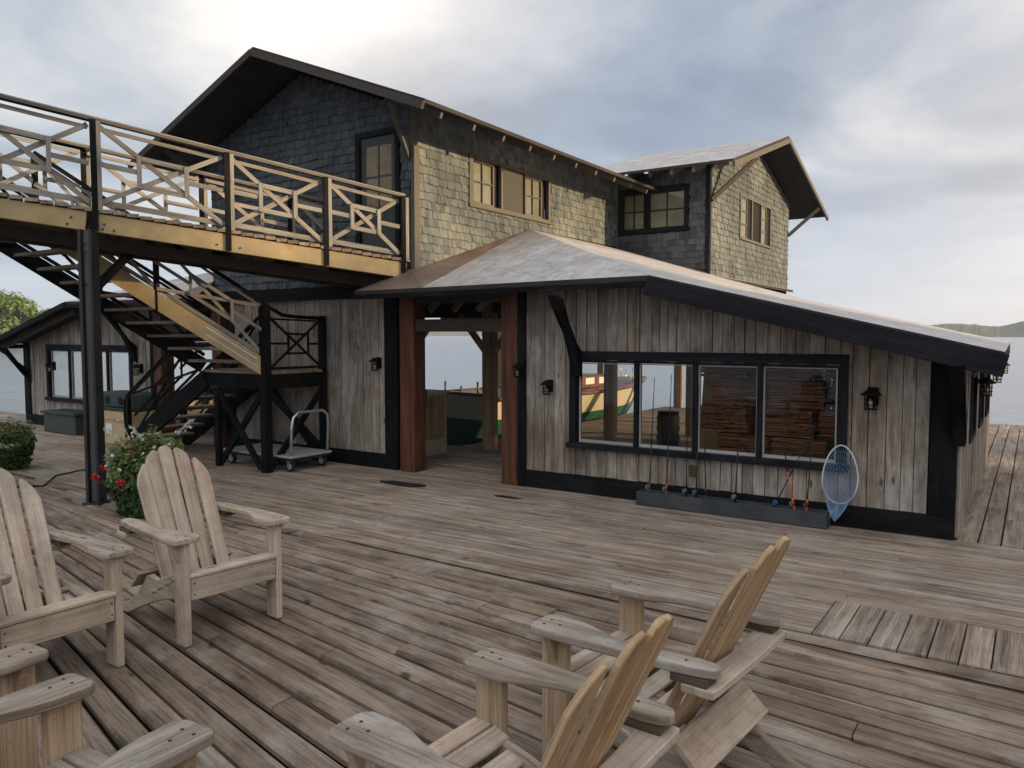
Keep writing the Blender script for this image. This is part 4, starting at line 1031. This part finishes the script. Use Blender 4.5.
g=MB(); p=bo+by*5.4+V((0,0,.6)); g.tube([p,p+V((0,0,1.1))],.02,6); g.build('flag_staff',M['pipe'],BO)

rs=random.Random(5)
def bundle(x,y,z,w_,d_,h_,lab):
    T=MB(); n=int(h_/.017)
    for k in range(n):
        xx=-w_/2
        while xx<w_/2-.02:
            ww=rs.uniform(.16,.54); ww=min(ww,w_/2-xx); e=rs.uniform(-.05,.03)
            c=V((x+xx+ww/2,y+e,z+(k+.5)*h_/n)); Rr=Matrix.Rotation(rs.uniform(-.03,.03),3,'X')@Matrix.Rotation(rs.uniform(-.05,.05),3,'Z')@Matrix.Rotation(rs.uniform(-.04,.04),3,'Y')
            T.box(c,(ww*.97,d_,h_/n*.8),Rr,la=0); xx+=ww
    T.box((x+rs.uniform(-.1,.1),y-d_/2-.055,z+h_/2),(.016,.006,h_),Matrix.Rotation(rs.uniform(-.25,.25),3,'Y'),r=.05)
    return tag(T.build('shingle_bundle',M['cedar']),lab,'shingle bundle','shingle bundles stacked behind the window')
cols_=[(-2.62,'left'),(-2.02,'middle'),(-1.40,'right'),(-.88,'hidden')]
lv=['lowest','second','third','fourth','top']
for ci,(x,cn) in enumerate(cols_[:3]):
    for k in range(5):
        xs=x+rs.uniform(-.05,.05)+(.10 if k%2 else -.04)
        bundle(xs,8.25+rs.uniform(-.05,.05),.12+k*.285,.54,.42,.262,f'cedar shingle bundle, {lv[k]} layer of the {cn} stack behind the window')
P_=thing('pallet','wooden pallet under the cedar shingle bundles inside the right wing','pallet',(-2,8.3,0))
for y in (8.0,8.25,8.5):
    t=MB(); t.bb(-2.95,-1.05,y-.05,y+.05,.012,.09); t.build('bearer',M['cedar'],P_)
t=MB(); t.bb(-2.98,-1.02,7.98,8.52,.092,.115); t.build('top_boards',M['cedar'],P_)
t=MB(); t.prism([(0,0),(.80,0),(.80,1.75),(0,1.75)],(-3.28,8.9,.015),(1,0,0),(0,.16,1),.02); o=t.build('plywood_sheet',M['ply']); tag(o,'stained plywood sheet leaning behind the second window pane','plywood sheet')
t=MB(); t.prism([(0,0),(.60,0),(.60,1.2),(0,1.2)],(-2.46,8.72,.015),(1,0,0),(0,.14,1),.02); o=t.build('plywood_sheet',M['ply']); tag(o,'smaller plywood sheet leaning behind the third window pane','plywood sheet')
T=thing('barrel','small dark ribbed barrel on the floor beside the plywood sheet','barrel',(-4.35,10.6,0))
t=MB(); pr=[.15,.165,.155,.17,.155,.17,.155,.165,.15]; t.tube([(-4.35,10.6,.012+.07*i) for i in range(9)],pr,18); t.build('body',M['rubber'],T)
t=MB(); t.tube([(-4.35,10.6,.575),(-4.35,10.6,.60)],.155,18); t.build('lid',M['black'],T)

# ---------------------------------------------------------------- chairs
def arc(cx,cy,r,a0,a1,n): return [(cx+r*math.cos(a0+(a1-a0)*i/n),cy+r*math.sin(a0+(a1-a0)*i/n)) for i in range(n+1)]
def make_chair(label,mats,group='adirondack chairs on the deck',seed=0):
    random.seed(seed+100)
    leg,arm,slat,seat=mats
    T=thing('adirondack_chair',label,'chair',(0,0,0),group)
    X,Y,Z=V((1,0,0)),V((0,1,0)),V((0,0,1)); bv=.006
    for s in (1,-1):
        t=MB(); t.bb(-.115,-.005,s*.285-.02,s*.285+.02,0.004,.57); t.build('leg',leg,T,bevel=bv,segs=2)
        pts=[(-.02,.255),(-.02,.375),(-.10,.382),(-.25,.345),(-.42,.285),(-.50,.30),(-.545,.285),(-.60,.215),(-.68,.145),(-.78,.085),(-.88,.05),(-.905,.004),(-.80,.004),(-.68,.055),(-.55,.11),(-.40,.165),(-.22,.215)]
        t=MB(); t.prism(pts[::-1],(0,s*.2425+.0175,0),X,Z,.035); t.build('side_rail',M['greychair'] if leg is not M['pale'] else leg,T,bevel=bv)
        # arm : paddle outline (x, y)
        o=[(.015,.225),(.02,.245),(.02,.345),(.005,.365),(-.10,.372),(-.24,.368),(-.38,.362),(-.54,.352),(-.66,.338)]
        o+= [(-.705,.325),(-.72,.30),(-.715,.275),(-.69,.258),(-.63,.25),(-.52,.262),(-.42,.275),(-.33,.272),(-.25,.25),(-.18,.222),(-.12,.208),(-.01,.205)]
        if s==-1: o=[(a,-b) for a,b in o][::-1]
        # ensure ccw
        ar=sum(o[i][0]*o[(i+1)%len(o)][1]-o[(i+1)%len(o)][0]*o[i][1] for i in range(len(o)))
        if ar<0: o=o[::-1]
        t=MB(); t.prism(o,(0,0,.574),X,Y,.034); t.build('arm',arm,T,bevel=.008,segs=2)
        t=MB(); t.prism([(0,0),(.04,.10),(.0,.10)] if False else [(0,0),(.055,.10),(-.055,.10)],(-.06,s*.308+(.0 if s>0 else .0),.472),X,Z,.0); 
        t=MB(); b=[V((-.075,s*.306,.46)),V((-.045,s*.306,.46)),V((-.045,s*.306,.572)),V((-.075,s*.306,.572)),V((-.045,s*.355,.572)),V((-.075,s*.355,.572))]
        i=len(t.v); t.v+=b
        for q in ((0,1,2,3),(0,5,4,1),(3,2,4,5),(0,3,5),(1,4,2)): t.face([i+k for k in q],[(b[k].z,b[k].y) for k in q],.5)
        t.build('arm_bracket',leg,T)
        t=MB(); t.bb(-.69,-.56,s*.30-.04,s*.30+.04,.545,.573); t.build('arm_block',M['darkwood'],T)
    t=MB(); t.bb(-.045,-.006,-.262,.262,.25,.375); t.build('front_board',leg,T,bevel=bv)
    n=6
    for k in range(n):
        x=-.035-.082*k; z=.387 if k<1 else .387-.0295*(k-.6)*1.35; 
        t=MB(); R=Matrix.Rotation(.0 if k==0 else math.radians(-18)*-1,3,'Y')
        R=Matrix.Rotation(0 if k==0 else math.radians(-20),3,'Y')
        t.box((x,0,z+.004),(.072,.535 if k else .60,.021),R,la=1) if k else t.box((x,0,z),(.075,.535,.022),None,la=1)
        t.build('seat_slat',seat,T,bevel=.005)
    # back: plane reclined
    th=math.radians(25); up=V((-math.sin(th),0,math.cos(th))); base=V((-.475,0,.235)); 
    hs=[.67,.80,.86,.80,.67]; 
    for i in range(5):
        k=i-2; wb,wt=.078,.0865
        fan=math.radians(-.55*k); curve=.009*(k*k)
        bend=math.radians(3.5*k)
        ex=V((0,1,0)); fwd=V((math.cos(th),0,math.sin(th)))
        exr=(ex*math.cos(bend)+fwd*math.sin(bend)*1.0)
        h=hs[i]; o=base+ex*(k*.0885)+fwd*curve
        upk=(up*math.cos(fan)-ex*math.sin(fan)).normalized()
        sl=.075*(1 if k<0 else -1 if k>0 else 0)
        # outline: u across, v up; sloped rounded top
        top=[]
        nn_=8
        for q in range(nn_+1):
            u=-wt/2+wt*q/nn_
            U=abs(k*.096+u)/.25; e=abs(2*u/wt)
            top.append((u,.838-.24*U**2.0-.028*e**4))
        pts=[(-wb/2,0),(wb/2,0)]+top[::-1]
        t=MB(); t.prism([(a,b) for a,b in pts],o,exr,upk,.02,la=1,r=random.random()); t.build('back_slat',slat,T,bevel=.004)
    for s in (1,-1):
        for p,n_ in (((-.03,s*.275,.6085),Z),((-.085,s*.30,.6085),Z),((-.03,s*.325,.6085),Z),((-.60,s*.30,.6085),Z)):
            t=MB(); p=V(p); t.tube([p-n_*.002,p+n_*.0012],.0055,8); t.build('screw',M['steel'],T)
        for zz in (.285,.345):
            t=MB(); p=V((-.0055,s*.245,zz)); t.tube([p,p+X*.0012],.005,8); t.build('screw',M['steel'],T)
    # braces behind the back
    t=MB(); pts=[(-.60,-.345),(-.715,-.345),(-.72,-.30),(-.725,0),(-.72,.30),(-.715,.345),(-.60,.345),(-.615,.22),(-.63,0),(-.615,-.22)]
    pts=pts[::-1]
    t.prism(pts,(0,0,.515),X,Y,.03,la=1); t.build('arm_brace',seat,T,bevel=.004)
    R=Matrix.Rotation(-math.radians(42),3,'Y')
    t=MB(); t.box((-.605,0,.262),(.15,.60,.028),R,la=1); t.build('lower_brace',seat,T,bevel=.004)
    return T
# real part offsets: everything in the thing's local frame
chairs=[('pale adirondack chair facing right, in front of the flower planter',('pale','pale','pale','pale'),(-3.73,2.78),-.11,1),
 ('pale adirondack chair cut off by the left edge, beside the shorter planter',('pale','greychair','pale','pale'),(-3.83,1.87),-.02,2),
 ('weathered adirondack chair with broad tan leg in the bottom left corner',('legtan','greychair','tan','greychair'),(-2.20,1.27),PI/2+.03,3),
 ('adirondack chair mostly out of frame, only its arm showing at the bottom left edge',('legtan','greychair','tan','greychair'),(-3.16,1.30),PI/2+.02,4),
 ('nearest adirondack chair at bottom centre, seen from behind with tan back slats',('legtan','greychair','tan','pale'),(-1.56,1.83),PI-.05,5),
 ('right hand adirondack chair seen from behind beside the nearest one',('legtan','greychair','tan','pale'),(-1.51,2.81),PI-.08,6)]
for lb,ms,(x,y),rz,sd_ in chairs:
    c=make_chair(lb,[M[m] for m in ms],seed=sd_); c.location=(x,y,0.004); c.rotation_euler=(0,0,rz)
random.seed(77)

# ---------------------------------------------------------------- planters
def leafquad(mb,p,size,nrm,r=None,mi=0,asp=.75):
    nrm=nrm.normalized(); a=V((0,0,1)) if abs(nrm.z)<.9 else V((1,0,0))
    x=a.cross(nrm).normalized(); y=nrm.cross(x); an=random.uniform(0,2*PI)
    u=x*math.cos(an)+y*math.sin(an); v=nrm.cross(u); b=len(mb.v)
    mb.v+=[p-u*size*.5,p-u*size*.1+v*size*asp*.5+nrm*size*.1,p+u*size*.5,p-u*size*.1-v*size*asp*.5+nrm*size*.1]
    mb.face([b,b+1,b+2,b+3],[(0,0)]*4,random.random() if r is None else r,mi)
def planter(loc,label,R_,H,seed,nl=2600,flow=True,drop=.35):
    random.seed(seed); x,y=loc; T=thing('flower_planter',label,'planter',(x,y,0),'flower planters on the deck')
    t=MB(); t.tube([(x,y,.012),(x,y,.02),(x,y,.26),(x,y,.30),(x,y,.302)],[.13,.14,.19,.21,.17],24); t.build('pot',M['terr'],T)
    lf=MB()
    for i in range(nl):
        a=random.uniform(0,2*PI); f=random.random()
        if f<.55: # mound
            ph=math.acos(random.uniform(0,1)); rr=R_*(.75+.3*noise.noise(V((math.cos(a)*2+seed,math.sin(a)*2,ph*2)))+random.uniform(-.2,.12))
            p=V((x+rr*math.sin(ph)*math.cos(a),y+rr*math.sin(ph)*math.sin(a),.32+rr*.95*math.cos(ph)*H/R_*.60))
        else: # trailing skirt
            d=random.random(); rr=R_*(.85+.2*noise.noise(V((math.cos(a)*1.6,math.sin(a)*1.6,d*2+seed))))*(1-.25*d)*random.uniform(.8,1.02)
            p=V((x+rr*math.cos(a),y+rr*math.sin(a),.34-.32*d*(1 if noise.noise(V((math.cos(a)*1.3,math.sin(a)*1.3,seed)))>-.35 else .6)))
            if p.z<.03: p.z=.03
        nr=V((p.x-x,p.y-y,(p.z-.2)*1.2))+V((random.uniform(-1,1),random.uniform(-1,1),random.uniform(-.3,1)))*.25
        hue=noise.noise(V((p.x*5,p.y*5,p.z*5)))*.5+.5
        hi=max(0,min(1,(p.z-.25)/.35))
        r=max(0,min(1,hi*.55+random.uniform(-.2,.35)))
        mi=0
        if p.z>.25 and hue>.64 and random.random()<.5: mi=1
        if p.z>.30 and hue<.40 and random.random()<.7: mi=2
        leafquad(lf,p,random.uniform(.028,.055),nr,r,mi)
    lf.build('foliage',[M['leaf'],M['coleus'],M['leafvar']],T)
    if flow:
        for i in range(9):
            a=random.uniform(0,2*PI); l=random.uniform(.12,.26); el=random.uniform(.3,1.2)
            p0=V((x+R_*.5*math.cos(a),y+R_*.5*math.sin(a),.32+H*.42)); p1=p0+V((math.cos(a)*math.cos(el),math.sin(a)*math.cos(el),math.sin(el)))*l
            st=MB(); fw=MB(); st.tube([p0,(p0+p1)/2+V((0,0,.02)),p1],.003,4)
            for k in range(9):
                q=p0.lerp(p1,.3+.7*k/8)+V((random.uniform(-.02,.02),random.uniform(-.02,.02),random.uniform(-.01,.02)))
                for _ in range(3): leafquad(fw,q,random.uniform(.016,.03),V((random.uniform(-1,1),random.uniform(-1,1),random.uniform(0,1))),None,0,1.)
            so_=st.build('sprig',M['leafvar'],T); fw.build('sprig_leaves',M['petalw'],so_)
        for i in range(26):
            a=random.uniform(0,2*PI); ph=random.uniform(.2,1.4)
            q=V((x+R_*math.sin(ph)*math.cos(a),y+R_*math.sin(ph)*math.sin(a),.30+H*.5*math.cos(ph)))
            fb=MB()
            for _ in range(5): leafquad(fb,q+V((random.uniform(-.012,.012),random.uniform(-.012,.012),random.uniform(-.012,.012))),.024,V((random.uniform(-1,1),random.uniform(-1,1),random.uniform(0,1))),None,0,1.)
            fb.build('white_flower',M['petalw'],T)
        for k,(ax,ay,az_) in enumerate(((-.5,-1.0,.10),(-.95,-.55,.13),(.75,.5,.16),(.95,.15,.13),(.35,-.95,.08))):
            q=V((x+R_*ax,y+R_*ay*.9,.28+az_))
            fr=MB()
            for _ in range(26): leafquad(fr,q+V((random.gauss(0,.018),random.gauss(0,.018),random.gauss(0,.016))),.03,V((random.uniform(-1,1),random.uniform(-1,1),random.uniform(-.2,1))),None,0,1.)
            fr.build('red_flower',M['petalr'],T)
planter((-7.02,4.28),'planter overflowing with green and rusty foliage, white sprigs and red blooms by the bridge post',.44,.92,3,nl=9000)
planter((-10.85,4.70),'leafy green planter cut off by the left edge of the picture',.38,.62,9,nl=4500,flow=False)
# ---------------------------------------------------------------- far trees
def tree(x,y,h,rad,label,seed,nq=1500,group='trees on the far left shore',q=.9,base=-.4):
    random.seed(seed); T=thing('tree',label,'tree',(x,y,base),group)
    t=MB(); t.tube([(x,y,base),(x+.2,y,base+h*.35),(x,y+.2,base+h*.8)],[h*.03,h*.02,h*.006],7); t.build('trunk',M['bark'],T)
    c=MB(); cl=[(V((x+random.gauss(0,rad*.45),y+random.gauss(0,rad*.45),base+h*random.uniform(.3,.9))),rad*random.uniform(.3,.55)) for _ in range(16)]
    for _ in range(nq):
        ce,cr=random.choice(cl); d=V((random.gauss(0,1),random.gauss(0,1),random.gauss(0,1))).normalized()
        p=ce+d*cr*random.uniform(.6,1.05)*V((1,1,1)).x
        leafquad(c,p,random.uniform(.5,1.2)*q,d+V((0,0,.4)),min(1,max(0,.5+.35*d.z+random.uniform(-.3,.3))))
    c.build('crown',M['tree'],T); return T
tl=['broad leafy tree on the far shore at the left edge','tall bright green tree on the far left shore','rounded tree right of the tall one on the far shore','low tree at the right end of the far left clump',
    'tree hidden behind the bridge on the far left shore','small shrubby tree on the far left shore']
k=0
for az,ds,h,rd in ((-67.6,165,9.0,4.6),(-66.2,170,9.6,4.6),(-65.0,172,8.6,4.0),(-63.8,175,6.5,3.4),(-69.5,165,10,5),(-62.6,180,4.2,3.0)):
    a=math.radians(az); tree(math.sin(a)*ds,math.cos(a)*ds,h,rd,tl[k],40+k); k+=1
# wooded shore beside the dock, out of the picture on the right; it shades the low deck from the setting sun
sh=MB(); 
pts=[(26,-40),(60,-40),(60,17),(50,20),(31,19),(25,8)]
sh.prism(pts,(0,0,-1.2),(1,0,0),(0,1,0),1.2); struct(sh.build('shore_ground',M['hill']))
random.seed(123)
for i in range(14):
    yy=-19.8+i*2.95; hh=13.6 if yy<13.5 else 8.0
    names=['southernmost','second','third','fourth','fifth','sixth','seventh','eighth','ninth','tenth','eleventh','twelfth','thirteenth','northernmost']
    tree(30+random.uniform(-1.5,1.5),yy,hh+random.uniform(-.5,.6),3.4,f'{names[i]} broadleaf tree of the wooded shore beside the dock',300+i,nq=(4500 if 2<yy<14 else 2000),group='trees on the shore beside the dock',q=1.0,base=-.1)

# ---------------------------------------------------------------- camera, light, sky
cam=bpy.data.cameras.new('camera'); co=bpy.data.objects.new('camera',cam); COL.objects.link(co)
cam.sensor_width=36; cam.lens=785/1024*36; cam.clip_end=20000; cam.clip_start=.05
co.location=(0,0,1.7); co.rotation_euler=(math.radians(90-3.5718),0,math.radians(33.6218)); sc.camera=co
SUN_AZ=math.radians(73); SUN_EL=math.radians(9.5)
sd3=V((math.sin(SUN_AZ)*math.cos(SUN_EL),math.cos(SUN_AZ)*math.cos(SUN_EL),math.sin(SUN_EL)))
sl=bpy.data.lights.new('sun','SUN'); so=bpy.data.objects.new('sun',sl); COL.objects.link(so)
sl.energy=5.0; sl.angle=math.radians(1.2); sl.color=(1,.73,.42); so.rotation_euler=sd3.to_track_quat('Z','Y').to_euler(); so.location=(30,10,20)
wd=bpy.data.worlds.new('World'); sc.world=wd; wd.use_nodes=True; nt=wd.node_tree; nt.nodes.clear()
out=N(nt,'OutputWorld'); bg=N(nt,'Background'); nt.links.new(bg.outputs[0],out.inputs[0])
sky=N(nt,'TexSky'); sky.sky_type='NISHITA'; sky.sun_disc=False; sky.sun_elevation=SUN_EL; sky.sun_rotation=SUN_AZ; sky.air_density=1.2; sky.dust_density=1.5
tc=N(nt,'TexCoord'); sep=N(nt,'SeparateXYZ'); nt.links.new(tc.outputs['Generated'],sep.inputs[0])
zc=math_(nt,'MAXIMUM',sep.outputs[2],0.)
den=math_(nt,'ADD',zc,.16)
cx_=math_(nt,'DIVIDE',sep.outputs[0],den); cy_=math_(nt,'DIVIDE',sep.outputs[1],den)
cmb=N(nt,'CombineXYZ'); nt.links.new(cx_,cmb.inputs[0]); nt.links.new(cy_,cmb.inputs[1])
n1=N(nt,'TexNoise',i_Scale=.75,i_Detail=8.,i_Roughness=.55,i_Distortion=.35); nt.links.new(cmb.outputs[0],n1.inputs[0])
mp=N(nt,'Mapping'); mp.inputs['Location'].default_value=(3.1,7.7,0); nt.links.new(cmb.outputs[0],mp.inputs[0])
n2=N(nt,'TexNoise',i_Scale=.33,i_Detail=4.,i_Roughness=.5); nt.links.new(mp.outputs[0],n2.inputs[0])
# broad brightness of the overcast towards / away from the glow in the clouds
def dirdot(az,el,power):
    a,e=math.radians(az),math.radians(el); d=(math.sin(a)*math.cos(e),math.cos(a)*math.cos(e),math.sin(e))
    vm=nt.nodes.new('ShaderNodeVectorMath'); vm.operation='DOT_PRODUCT'; nt.links.new(tc.outputs['Generated'],vm.inputs[0]); vm.inputs[1].default_value=d
    return math_(nt,'POWER',math_(nt,'MAXIMUM',vm.outputs['Value'],0.),power)
cloud=ramp(nt,n1.outputs[0],[(.37,(.13,.175,.26)),(.46,(.22,.27,.365)),(.54,(.355,.395,.465)),(.64,(.60,.60,.61))])
hor=ramp(nt,zc,[(0.,(.47,.52,.60)),(.05,(.42,.49,.60)),(.12,(.36,.43,.55)),(.22,(.30,.36,.47)),(.5,(.25,.31,.42))])
cov=ramp(nt,math_(nt,'ADD',math_(nt,'MULTIPLY',n2.outputs[0],.75),math_(nt,'MULTIPLY',zc,.35)),[(.30,.35),(.48,1.)])
cov=math_(nt,'MULTIPLY',cov,ramp(nt,zc,[(.01,0.),(.16,1.)]))
col=mix(nt,hor,cloud,cov)
skyc=mix(nt,(0,0,0),sky.outputs[0],.018,'MIX')
col=mix(nt,col,skyc,1.,'ADD')
def glow(col,az,el,power,c,amt):
    f=dirdot(az,el,power); m_=nt.nodes.new('ShaderNodeMix'); m_.data_type='RGBA'; m_.blend_type='ADD'; m_.inputs[0].default_value=1
    mm=mix(nt,(0,0,0),c,f); nt.links.new(col,m_.inputs[6]); 
    m2=mix(nt,mm,(amt,amt,amt),1.,'MULTIPLY'); nt.links.new(m2,m_.inputs[7]); return m_.outputs[2]
col=glow(col,10,2,14,(1.,.74,.48),.33)
col=glow(col,-44,26,36,(1.,.80,.56),.42)
col=glow(col,-46,25,140,(1.,.86,.64),.40)
col=glow(col,73,10,6,(1.,.72,.42),.55)
col=glow(col,150,55,2,(1.,.96,.92),.85)
nt.links.new(col,bg.inputs[0]); bg.inputs[1].default_value=1.0
hz=MB(); hz.bb(-1750,1750,-1750,1750,-1.6,30); hm_=bpy.data.materials.new('lake_haze'); hm_.use_nodes=True; hn=hm_.node_tree; hn.nodes.clear()
ho=N(hn,'OutputMaterial'); hv=N(hn,'VolumePrincipled'); hv.inputs['Color'].default_value=(.8,.86,.95,1); hv.inputs['Density'].default_value=.0003; hn.links.new(hv.outputs[0],ho.inputs['Volume'])
struct(hz.build('haze',hm_),'stuff')
sc.view_settings.view_transform='Standard'; sc.view_settings.look='None'; sc.view_settings.exposure=.28; sc.view_settings.gamma=1; sc.view_settings.use_curve_mapping=False
sc.render.engine='CYCLES'
for o in list(bpy.data.objects):
    if '_o' in o.keys(): del o['_o']
